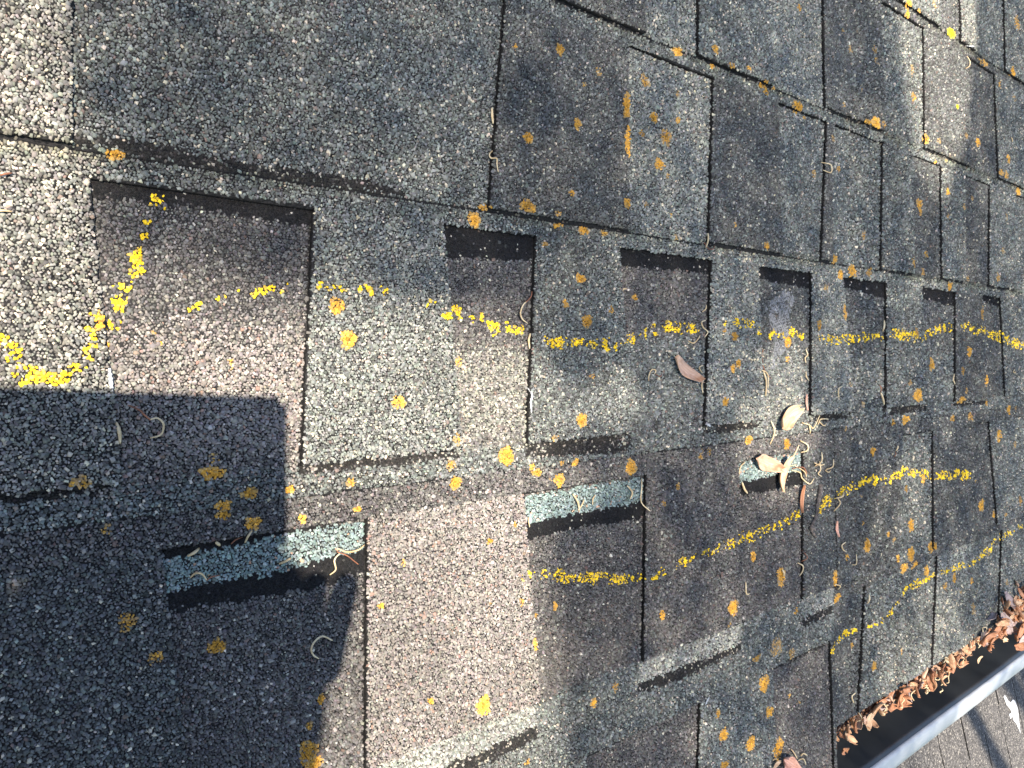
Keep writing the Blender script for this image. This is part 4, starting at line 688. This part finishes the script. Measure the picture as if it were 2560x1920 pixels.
# ------------------------------------------------------------------ lower roof seen past the gutter
LR = empty('lower_roof', W(.86, -.62, -.30), (math.radians(20), 0, math.radians(11)))
tag(LR, 'lower brown shingle roof seen below the gutter at the bottom right corner', 'roof')
mtl = granule_sheet('granule_sheet_lower', [(0, (.045, .042, .040)), (.4, (.085, .080, .076)), (.75, (.13, .122, .115)), (.93, (.26, .24, .21))], .0026, False); M['lower'] = mtl
rd = random.Random(3)
for j in range(-2, 3):
    x = -1.0+rd.uniform(-.05, .0)
    while x < 1.2:
        wd = rd.uniform(.10, .16)
        th = .0045+rd.choice((0, .0012)); y0, y1 = -.13+j*.26, .13+j*.26+.012
        pts_ = jag([(x+.002, y0), (x+wd-.002, y0), (x+wd-.002, y1), (x+.002, y1)], (1, 1, 0, 1), step=.006)
        n = len(pts_); hh = lambda y: .004*(1-(y-y0)/(y1-y0))
        vs = [(a, b_, th+hh(b_)) for a, b_ in pts_]+[(a, b_, hh(b_)-.002) for a, b_ in pts_]
        fs = [tuple(range(n))]+[(k, k+n, (k+1) % n+n, (k+1) % n) for k in range(n)]
        o = bpy.data.objects.new('shingle', pymesh('lower_shingle', vs, fs, [M['lower'], M['asphalt']], [0]+[1]*n)); link(o, LR); x += wd
o = bpy.data.objects.new('deck', box_mesh('lower_deck', (-1.05, -.65, -.03), (1.3, .72, -.003), [M['asphalt']])); link(o, LR)
def splat(name, pts_, parent, z, mat):
    n = len(pts_); c = (sum(p[0] for p in pts_)/n, sum(p[1] for p in pts_)/n)
    vs = [(p[0], p[1], z) for p in pts_]+[(c[0]+(p[0]-c[0])*.6, c[1]+(p[1]-c[1])*.6, z+.0012) for p in pts_]
    fs = [(k, (k+1) % n, (k+1) % n+n, k+n) for k in range(n)]+[tuple(range(n, 2*n))]
    o = bpy.data.objects.new(name, pymesh(name, vs, fs, [mat])); link(o, parent); return o

for sp in SPLASH: splat('white_splash', sp, LR, .0085, M['white'])
# ------------------------------------------------------------------ dry stamens, petals, twig
def catmull(p, k=6):
    p = [np.array(x, float) for x in p]; q_ = [2*p[0]-p[1]]+p+[2*p[-1]-p[-2]]; out_ = []
    for i in range(1, len(q_)-2):
        for j in range(k):
            t_ = j/k; a, b_, c, d_ = q_[i-1:i+3]
            out_.append(.5*((2*b_)+(c-a)*t_+(2*a-5*b_+4*c-d_)*t_*t_+(-a+3*b_-3*c+d_)*t_**3))
    return out_+[p[-1]]
def tube(name, path, radii, mat, seg=6, flat=1.0):
    vs, fs = [], []
    for i, p in enumerate(path):
        a = path[max(i-1, 0)]; b_ = path[min(i+1, len(path)-1)]; t_ = (b_-a)/max(1e-9, np.linalg.norm(b_-a))
        s = np.cross(t_, (0, 0, 1.)); s /= max(1e-9, np.linalg.norm(s)); nn = np.cross(s, t_)
        for j in range(seg):
            an = 2*math.pi*j/seg; vs.append(p+radii[i]*(s*math.cos(an)+nn*math.sin(an)*flat))
    for i in range(len(path)-1):
        for j in range(seg):
            j2 = (j+1) % seg; fs.append((i*seg+j, i*seg+j2, (i+1)*seg+j2, (i+1)*seg+j))
    fs += [tuple(range(seg))[::-1], tuple(range((len(path)-1)*seg, len(path)*seg))]
    return pymesh(name, vs, fs, [mat], smooth=True)
def on_roof(name, uvn, me):
    o = bpy.data.objects.new(name, me); o.location = W(*uvn); o.rotation_euler = (PITCH, 0, 0); return link(o)
def where(u, v):
    if u < -.10 and v < .002 and v > -.062: return 'in the dark phone shadow'
    if u < -.09 and v < -.06: return 'on the leftmost green band'
    if u < -.15: return 'on the pale left edge tab'
    if v < -.30: return 'in the bottom edge clump'
    if v < -.16 and u > .37: return 'just above the gutter'
    if v < -.06 and u < .15: return 'on the middle green band'
    if v < -.16: return 'on the brown tab below the yellow line'
    if v < -.04 and .2 < u < .345: return 'around the small green band'
    if v < -.04 and .345 <= u < .42: return 'beside the dark twig'
    if v < -.04: return 'on dark shingles right of the seam'
    if v < .10 and u < .08: return 'at the middle slot edge'
    if v < .10 and u < .22: return 'at the slot edge beside the pink petal'
    if v < .10 and u < .36: return 'at the slot edge under the pale crust'
    if v < .10: return 'on the slotted course near the right'
    if v < .235: return 'on the upper course'
    return 'in the top right courses'
kinds = {'c': ('pale cream', 'curled'), 'w': ('pale cream', 'thick straight'), 'r': ('red brown', 'thin bent')}
used = {}
stam = []
for kd, pl in STRANDS:
    nn = [surf_n(u, v) for u, v in pl]
    p3 = [(u, v, n) for (u, v), n in zip(pl, nn)]; path = catmull(p3); L_ = len(path)
    c = np.array(p3[len(p3)//2]); arch = random.uniform(.0004, .0014)
    R0 = {'c': .00048, 'w': .00070, 'r': .00036}[kd]*random.uniform(.9, 1.15)*(1.0 if pl[0][0] < .2 else 1.25)
    path = [p-c+np.array((0, 0, .0007+R0+arch*math.sin(math.pi*i/(L_-1)))) for i, p in enumerate(path)]
    rad = [R0*(.35+.65*math.sin(math.pi*(.10+.85*i/(L_-1)))**.6) for i in range(L_)]
    o = on_roof('dry_stamen', c, tube('dry_stamen', path, rad, M[kd])); u, v = pl[len(pl)//2]
    col, form = kinds[kd]; slen = sum(math.hypot(q_[0]-p_[0], q_[1]-p_[1]) for p_, q_ in zip(pl[:-1], pl[1:])); lab = '%s %s %s stamen %s' % ('short' if slen < .012 else ('long' if slen > .024 else 'mid-length'), form, col, where(u, v))
    stam.append((o, lab)); used[lab] = used.get(lab, 0)+1
ORD = ['leftmost', 'second from left', 'third from left', 'fourth from left', 'fifth from left', 'sixth from left', 'seventh from left', 'eighth from left', 'ninth from left', 'tenth from left']
def number(items, cat, grp):
    by = {}
    for o, lab in items: by.setdefault(lab, []).append(o)
    for lab, os_ in by.items():
        os_.sort(key=lambda o: o.location.x)
        for k, o in enumerate(os_): tag(o, lab if len(os_) == 1 else lab+', '+(ORD[k] if k < 10 else 'rightmost'), cat, grp)
number(stam, 'dry stamen', 'fallen dry stamens scattered on the roof')

for ln in LINT:
    path = catmull([(u, v, surf_n(u, v)+.0004) for u, v in ln]); L_ = len(path)
    roof_child('lint', tube('lint', path, [.0009*(.4+.6*math.sin(math.pi*(.08+.84*i/(L_-1))))*(1+.4*math.sin(i*2.7)) for i in range(L_)], M['lint'], 6, .35), 'pale grey lint caught in a slot edge')
def petal_mesh(name, L_, hw, curl, cup, mat, tip=.9, seed=0, wave=.08):
    rd = random.Random(seed); nx, ny = 12, 6; vs, fs = [], []; ph = rd.random()*6
    for i in range(nx+1):
        s = i/nx; wv = hw*(math.sin(math.pi*min(1, s*tip+.04))**.75)*(1-.25*s)+hw*.03
        for j in range(ny+1):
            t_ = j/ny*2-1
            x = (s-.5)*L_; y = t_*wv*(1+wave*math.sin(s*9+ph+t_))
            z = cup*hw*(t_*t_)+curl*L_*((s-.5)**2)*2+.05*hw*math.sin(s*7+t_*3+ph)
            vs.append((x, y, z))
    for i in range(nx):
        for j in range(ny): a = i*(ny+1)+j; fs.append((a, a+ny+1, a+ny+2, a+1))
    return pymesh(name, vs, fs, [mat], smooth=True)
def thick(o, t_=.0003):
    md = o.modifiers.new('thickness', 'SOLIDIFY'); md.thickness = t_
PLAB = ['large pink beige petal lying alone below the wavy yellow line', 'cream curved petal above the small green band', 'pink petal lying on the small green band', 'cream petal pointing down across the small green band',
        'narrow curled brown leaf standing in the slot edge beside the twig', 'small rose bud scale stuck in the shingle seam', 'thin red petal stalk lodged in a slot edge below the pale crust', 'rosy petal in the clump at the bottom edge', 'small cream petal in the clump at the bottom edge']
PCURL = [(.25, .35), (.35, .5), (.25, .4), (.3, .35), (.2, .9), (.2, .8), (.1, .8), (.35, .6), (.2, .5)]
for k, (kd, a, b_, hw) in enumerate(PETALS):
    L_ = math.hypot(b_[0]-a[0], b_[1]-a[1]); c = ((a[0]+b_[0])/2, (a[1]+b_[1])/2); an = math.atan2(b_[1]-a[1], b_[0]-a[0])
    o = bpy.data.objects.new('dry_petal' if kd != 'brown' else 'dry_leaf', petal_mesh('petal', L_*1.06, hw*(1.35 if k in (0, 1, 2, 3) else 1.0), PCURL[k][0], PCURL[k][1], M[kd], seed=k))
    o.matrix_world = Matrix.Translation(W(c[0], c[1], surf_n(*c)+.0016)) @ Matrix.Rotation(PITCH, 4, 'X') @ Matrix.Rotation(an, 4, 'Z') @ Matrix.Rotation([-.15, .2, .1, -.2, .3, .2, .1, .2, .1][k], 4, 'X')
    link(o); thick(o); tag(o, PLAB[k], 'leaf' if kd == 'brown' else 'petal')
tw = catmull([(u, v, surf_n(u, v)+.0018) for u, v in TWIG]); c = np.array((*TWIG[2], .008))
o = on_roof('twig', c, tube('twig', [p-c for p in tw], [.0021*(1-.45*i/len(tw))*(1+.18*math.sin(i*2.1)) for i in range(len(tw))], M['twig'], 8)); tag(o, 'short dark bent twig lying beside the shingle seam', 'twig')
tk = catmull([(u, v, surf_n(u, v)+.002) for u, v in TWIG2]); o2 = bpy.data.objects.new('side_shoot', tube('side_shoot', [p-c for p in tk], [.0015]*len(tk), M['twig'], 6)); link(o2, o)

# heap of dry petals along the gutter
VAR = []
for k, (L_, hw, cu, cp_, mk) in enumerate([(.018, .0058, .22, .35, 'pink'), (.023, .0066, .12, .5, 'brown'), (.016, .0048, .35, .3, 'brown'), (.021, .0052, .25, .7, 'brown'), (.014, .004, .3, .4, 'cream'), (.026, .0070, .10, .3, 'grey'), (.013, .0036, .5, .6, 'tan'), (.020, .0060, .2, .5, 'tan')]):
    VAR.append((mk, petal_mesh('litter_petal', L_, hw, cu, cp_, M[mk], seed=50+k, wave=.16)))
HEAP = [(.378, -.338, .004), (.412, -.331, .006), (.45, -.3285, .007), (.50, -.3270, .009), (.56, -.3275, .009), (.61, -.332, .012), (.66, -.325, .008), (.72, -.323, .010), (.78, -.318, .018), (.84, -.309, .032), (.90, -.303, .038), (.96, -.300, .040)]
def heap_at(u):
    for (a, va, wa), (b_, vb, wb) in zip(HEAP[:-1], HEAP[1:]):
        if a <= u <= b_:
            t_ = (u-a)/(b_-a); return va+(vb-va)*t_, wa+(wb-wa)*t_
    return HEAP[-1][1:]
word = {'pink': 'pink', 'brown': 'rust brown', 'tan': 'tan', 'rose': 'rosy', 'cream': 'cream', 'grey': 'grey mauve'}
shape = ['pointed', 'broad', 'small curled', 'narrow folded', 'flat', 'long', 'tiny curled', 'wavy']; rd = random.Random(21); npet = 0; hpt = []
for layer in range(4):
    u = .380+layer*.003
    while u < .97:
        v0, wd = heap_at(u); k = rd.randrange(len(VAR))
        if layer == 2 and rd.random() < .3: u += .006; continue
        mk, me = VAR[k]; sc_ = rd.uniform(.6, 1.15)*(.75 if u < .43 else 1.0)
        v = v0+rd.gauss(0, wd*.6)-.003; n = -.013+layer*.0045+rd.uniform(-.002, .002)+min(.014, wd*.38)*(layer/3)
        if v > -.318: n = max(n, .0075+.0022*layer)
        o = bpy.data.objects.new('litter_petal', me)
        o.matrix_world = Matrix.Translation(W(u, v, n)) @ Matrix.Rotation(PITCH, 4, 'X') @ Matrix.Rotation(rd.gauss(.25, .9), 4, 'Z') @ Matrix.Rotation(rd.gauss(0, .40), 4, 'Y') @ Matrix.Rotation(rd.gauss(-.15, .55), 4, 'X') @ Matrix.Scale(sc_, 4)
        link(o); thick(o)
        seg = ['at left tip', 'below first eave line', 'between eave lines', 'below second eave line', 'before thick end', 'where it thickens', 'in thick end'][min(6, int((u-.378)/.078))]
        hpt.append((o, '%s %s petal %s gutter heap %s' % (shape[k], word[mk], ('low in', 'inside', 'high in', 'atop')[layer], seg))); npet += 1
        u += rd.uniform(.0055, .0095)*(1.0 if wd < .015 else .55)
# loose stamens on the heap
hst = []
for k in range(34):
    u = rd.uniform(.385, .93); v0, wd = heap_at(u); v = v0+rd.gauss(0, wd*.5)-.004; a = rd.random()*6.28; r0 = rd.uniform(.004, .007); sw = rd.uniform(1.6, 4)
    path = [np.array((math.cos(a+sw*i/10)*r0, math.sin(a+sw*i/10)*r0, .001*math.sin(i))) for i in range(11)]
    kd = rd.choice('ccr'); o = on_roof('dry_stamen', (u, v, .004+rd.uniform(0, .006)+(.006 if wd > .015 else 0)), tube('dry_stamen', path, [.0006*(.4+.6*math.sin(math.pi*(.1+.8*i/10))) for i in range(11)], M[kd]))
    pos = 'left end of' if u < .48 else ('middle of' if u < .70 else 'right end of')
    hst.append((o, 'curled %s stamen caught in %s gutter heap' % ('pale cream' if kd == 'c' else 'red brown', pos)))

number(hpt, 'petal', 'dry petals heaped along the gutter')
number(hst, 'dry stamen', 'dry stamens caught in the gutter heap')
# ------------------------------------------------------------------ phone and the person holding it, behind the lens
def CW(x, y, z):       # offsets in metres from the lens: right, down, forward of the phone
    a = [CAM_POS[k]+x*AX_R[k]+y*AX_D[k]+z*AX_F[k] for k in range(3)]; return W(*a)
ph = bpy.data.objects.new('phone', None); link(ph); ph.empty_display_size = .02
pm = camo.matrix_world.to_3x3().to_4x4(); pm.translation = CW(-.0515, .0185, -.0075); ph.matrix_world = pm
tag(ph, 'dark smartphone held level above the shingles, out of the picture', 'phone')
o = bpy.data.objects.new('body', box_mesh('phone_body', (-.0735, -.0365, -.0038), (.0735, .0365, .0038), [M['phone']], .0035)); link(o, ph)
o = bpy.data.objects.new('screen', box_mesh('phone_screen', (-.070, -.034, .0039), (.070, .034, .0043), [M['glass']])); link(o, ph)
for cx, cy in ((.0515, .0185), (.0515, -.001), (.034, .009)):
    bm = bmesh.new(); bmesh.ops.create_cone(bm, cap_ends=True, segments=24, radius1=.0072, radius2=.0066, depth=.0022, matrix=Matrix.Translation((cx, cy, -.0049)))
    me = bpy.data.meshes.new('camera_lens'); bm.to_mesh(me); bm.free(); me.materials.append(M['glass']); o = bpy.data.objects.new('camera_lens', me); link(o, ph)
def skin_obj(name, chains, mat, root=0, sub=2):
    """chains: lists of (point, radius, radius2); chain points closer than 1e-4 are shared"""
    vs, rs, es = [], [], []
    def vid(p, r_):
        for i, q_ in enumerate(vs):
            if (q_-p).length < 1e-4: return i
        vs.append(p); rs.append(r_); return len(vs)-1
    for ch in chains:
        ids = [vid(Vector(p), r_) for p, r_ in ch]
        es += [(a, b_) for a, b_ in zip(ids[:-1], ids[1:]) if a != b_]
    me = bpy.data.meshes.new(name); me.from_pydata(vs, es, []); me.materials.append(mat)
    o = bpy.data.objects.new(name, me); SC.collection.objects.link(o)
    md = o.modifiers.new('skin', 'SKIN'); md.use_smooth_shade = True
    for i, sv in enumerate(me.skin_vertices[0].data):
        r_ = rs[i]; sv.radius = r_ if isinstance(r_, tuple) else (r_, r_); sv.use_root = (i == root)
    sd = o.modifiers.new('sub', 'SUBSURF'); sd.levels = sd.render_levels = sub
    return o
per = empty('person', W(-.52, -.62, .02)); tag(per, 'person kneeling on the roof in a navy jacket, holding the phone, out of the picture', 'person')
bpy.context.view_layer.update()
def P(u, v, n): return W(u, v, n)
hipc = P(-.52, -.62, .40); chest = P(-.52, -.37, .53); neck = P(-.49, -.23, .60); headc = P(-.455, -.115, .63)
shR, shL = P(-.36, -.33, .56), P(-.68, -.33, .56); elR, elL = P(-.315, -.375, .345), P(-.66, -.37, .32)
wrR = CW(.008, .192, -.030); hR = CW(.020, .137, -.022); wrL = CW(-.150, .150, -.050); hL = CW(-.128, .085, -.030)
body = skin_obj('body', [
    [(hipc, .075), (P(-.52, -.50, .48), .075), (chest, .09), (neck, .052), (P(-.473, -.165, .615), .050)],
    [(chest, .09), (shR, .045), (elR, .036), (wrR, .024), (hR, (.036, .016))],
    [(chest, .09), (shL, .045), (elL, .036), (wrL, .024), (hL, (.036, .016))],
    [(hipc, .075), (P(-.40, -.60, .36), .075), (P(-.37, -.46, .075), .05), (P(-.38, -.84, .055), .035)],
    [(hipc, .075), (P(-.64, -.60, .36), .075), (P(-.67, -.46, .075), .05), (P(-.66, -.84, .055), .035)]], M['skin'])
bodyp = body; body.parent = per; body.matrix_parent_inverse = per.matrix_world.inverted()
bpy.context.view_layer.update()
def adopt(o, p=per):
    o.parent = p; o.matrix_parent_inverse = p.matrix_world.inverted(); return o
bpy.context.view_layer.update()
def add_fingers(hx, side, dy):
    # four fingers behind the phone and the thumb on its screen side
    base = CW(hx, .078, -.020)
    for k, (dx, ln) in enumerate(((-.026, .062), (-.009, .070), (.008, .066), (.024, .052))):
        x = hx+dx*side
        pts_ = [(CW(x, .084+dy, -.022), .0088), (CW(x+.001*side, .068+dy, -.012), .0086), (CW(x+.002*side, .063+dy*.6-ln*.12, .004), .008), (CW(x+.003*side, .060+dy*.5-ln*.16, .010), .0066)]
        adopt(skin_obj('finger', [pts_], M['skin']))
    adopt(skin_obj('thumb', [[(CW(hx-.022*side, .095+dy, -.026), .011), (CW(hx-.035*side, .070+dy*.5, -.030), .0100), (CW(hx-.038*side, .045, -.0235), .0088), (CW(hx-.036*side, .030, -.020), .0070)]], M['skin']))
add_fingers(.021, 1, .036); add_fingers(-.125, -1, .0)
adopt(skin_obj('jacket', [
    [(P(-.52, -.60, .42), (.16, .12)), (P(-.52, -.50, .50), (.155, .115)), (chest, (.16, .115)), (P(-.505, -.29, .575), (.085, .075))],
    [(chest, (.16, .115)), (shR, .066), (elR, .053), (CW(.006, .202, -.034), .041)],
    [(chest, (.16, .115)), (shL, .066), (elL, .053), (CW(-.150, .165, -.054), .041)]], M['jacket']))
adopt(skin_obj('trousers', [
    [(P(-.52, -.56, .46), (.145, .115)), (hipc, (.15, .12)), (P(-.41, -.605, .34), .10), (P(-.37, -.46, .085), .070), (P(-.38, -.83, .062), .050)],
    [(hipc, (.15, .12)), (P(-.63, -.605, .34), .10), (P(-.67, -.46, .085), .070), (P(-.66, -.83, .062), .050)]], M['trouser']))
for u in (-.38, -.66):
    adopt(skin_obj('shoe', [[(P(u, -.82, .055), .042), (P(u, -.90, .05), (.045, .035)), (P(u, -.99, .035), (.042, .028))]], M['shoe']))
# head: egg with brow, nose, mouth, ears; hair as a cap
HF = (camo.matrix_world.translation+Vector((-.04, 0, -.03))-headc).normalized(); HU = (headc-neck).normalized(); HU = (HU-HF*HU.dot(HF)).normalized(); HS = HF.cross(HU)
def head_mesh(name, hair=False):
    bm = bmesh.new(); bmesh.ops.create_uvsphere(bm, u_segments=40, v_segments=28, radius=1)
    for v in bm.verts:
        x, y, z = v.co; jaw = max(0, -z); w_ = .076*(1-.28*jaw**1.5); dpt = .096*(1-.16*jaw)
        X, Y, Z = x*w_, y*dpt, z*.118
        if y > 0 and not hair:
            g = lambda cx, cz, s: math.exp(-((x-cx)**2+(z-cz)**2)/s)
            Y += .020*g(0, -.12, .018)+.008*g(0, -.02, .02)-.010*(g(.36, .05, .02)+g(-.36, .05, .02))+.005*g(0, -.50, .03)-.004*g(0, -.42, .004)+.006*g(0, -.85, .03)
        if not hair: X += (.012 if x > 0 else -.012)*math.exp(-((abs(x)-.97)**2+(z+.02)**2+(y+.05)**2)/.03)
        if hair: X, Y, Z = X*1.07, Y*1.07, Z*1.07
        v.co = headc+HS*X+HF*Y+HU*Z
    if hair:
        dl = [v for v in bm.verts if (v.co-headc).dot(HU) < .012 and (v.co-headc).dot(HF) > -.03 or (v.co-headc).dot(HF) > .066 and (v.co-headc).dot(HU) < .075]
        bmesh.ops.delete(bm, geom=dl, context='VERTS')
    for f_ in bm.faces: f_.smooth = True
    me = bpy.data.meshes.new(name); bm.to_mesh(me); bm.free(); me.materials.append(M['hair' if hair else 'skin']); o = bpy.data.objects.new(name, me); SC.collection.objects.link(o); return adopt(o)
head_mesh('head'); head_mesh('hair', True)

# ------------------------------------------------------------------ tree whose crown dapples the roof
def soft_lit(u, v):
    t_ = np.zeros(len(u), bool)
    for k_, pl in LITD.items(): t_ |= inside(pl, u, v) & (RNG.random(len(u)) < GAPS[k_])
    return t_
GAPS = {'left': 1., 'streak': 1., 'patchm': .6, 'patchc': .7, 'lowr': .65, 'lowm': .4, 'corner': .8, 'midr': .5, 'petals': .85, 'heap': .8, 'mintm': .8}
tr = empty('tree', (2.7, -3.4, 0)); tag(tr, 'leafy green tree in front of the eave that dapples the roof, out of the picture', 'tree')
Sv = np.array(S); e1 = np.array(Wd((1, 0, 0))); e1 = e1-Sv*(e1@Sv); e1 /= np.linalg.norm(e1); e2 = np.cross(Sv, e1)
O3 = np.array(W(0, 0, 0)); nrm = np.array(Wd((0, 0, 1)))
def foliage(name, dist, nlv, r1, r2, r3, l0, l1):
    """small leaflets through a flattened spray; leaves are left out to let light onto set patches"""
    cc_ = np.array(W(.36, -.04, 0)+S*dist)
    pos = RNG.normal(0, 1, (nlv, 3)); pos /= np.linalg.norm(pos, axis=1)[:, None]; pos *= RNG.random((nlv, 1))**(1/3.)
    P3 = cc_+pos[:, :1]*r1*e1+pos[:, 1:2]*r2*e2+pos[:, 2:3]*r3*Sv
    tt = ((P3-O3)@nrm)/(Sv@nrm); Q = P3-tt[:, None]*Sv-O3
    kk = ~soft_lit(Q@np.array(Wd((1, 0, 0))), Q@np.array(Wd((0, 1, 0)))); P3 = P3[kk]; nL = len(P3)  # foliage shaped for the light: leaves that would shade the lit patches removed
    a = RNG.normal(0, 1, (nL, 3)); a /= np.linalg.norm(a, axis=1)[:, None]; nn = RNG.normal(0, 1, (nL, 3))+Sv*1.2; b_ = np.cross(nn, a); b_ /= np.linalg.norm(b_, axis=1)[:, None]
    ls = RNG.uniform(l0, l1, (nL, 1)); V4 = np.stack([P3-a*ls, P3+b_*ls*.6, P3+a*ls, P3-b_*ls*.6], 1).reshape(-1, 3)-np.array(tr.location)
    o = bpy.data.objects.new(name, mesh_arrays(name, V4, np.arange(nL)*4, np.full(nL, 4), np.arange(nL*4), [M['leaf']])); link(o, tr); o['kind'] = 'stuff'
    return cc_
CC = foliage('crown', 3.4, 78000, 1.25, 1.00, .50, .0055, .0088)
C2_ = foliage('low_spray', 2.1, 52000, 1.20, .95, .30, .0046, .0075)
def limb(name, pts_, r0, r1):
    path = catmull([np.array(p, float) for p in pts_], 6); L_ = len(path)
    o = bpy.data.objects.new(name, tube(name, [p-np.array(tr.location) for p in path], [r0+(r1-r0)*i/(L_-1) for i in range(L_)], M['bark'], 10)); return link(o, tr)
T0 = np.array((2.7, -3.4, 0.)); J = np.array((2.2, -2.9, 5.0))
limb('trunk', [T0, T0+(-.05, .1, 1.5), T0+(-.2, .25, 3.2), J], .16, .10)
dv = CC-J
for k in range(7):
    e = (CC if k < 4 else C2_)+.75*e1+RNG.normal(0, .30, 3)*np.array((1, 1, .4))
    dv = e-J; limb('branch', [J, J+dv*.4+RNG.normal(0, .15, 3), e-dv*.12, e], .05, .006)

# ------------------------------------------------------------------ the rest of the house and the ground
hw = empty('house', (0, 0, 0)); tag(hw, 'pale rendered house walls under the shingle roof, out of the picture', 'house')
o = bpy.data.objects.new('wall', box_mesh('wall', (.45, .0, 0), (UR-.1, .95, EAVE_Z-.16), [M['paint']])); link(o, hw)
o = bpy.data.objects.new('wall', box_mesh('wall', (UL+.1, -.85, 0), (.30, .95, EAVE_Z-.58), [M['paint']])); link(o, hw)
o = bpy.data.objects.new('wall', box_mesh('wall', (.35, -1.2, 0), (1.55, -.03, EAVE_Z-1.0), [M['paint']])); link(o, hw)
gm = pymesh('ground', [(-400, -400, 0), (400, -400, 0), (400, 400, 0), (-400, 400, 0)], [(0, 1, 2, 3)], [M['lawn']])
o = bpy.data.objects.new('ground', gm); link(o); o['kind'] = 'structure'
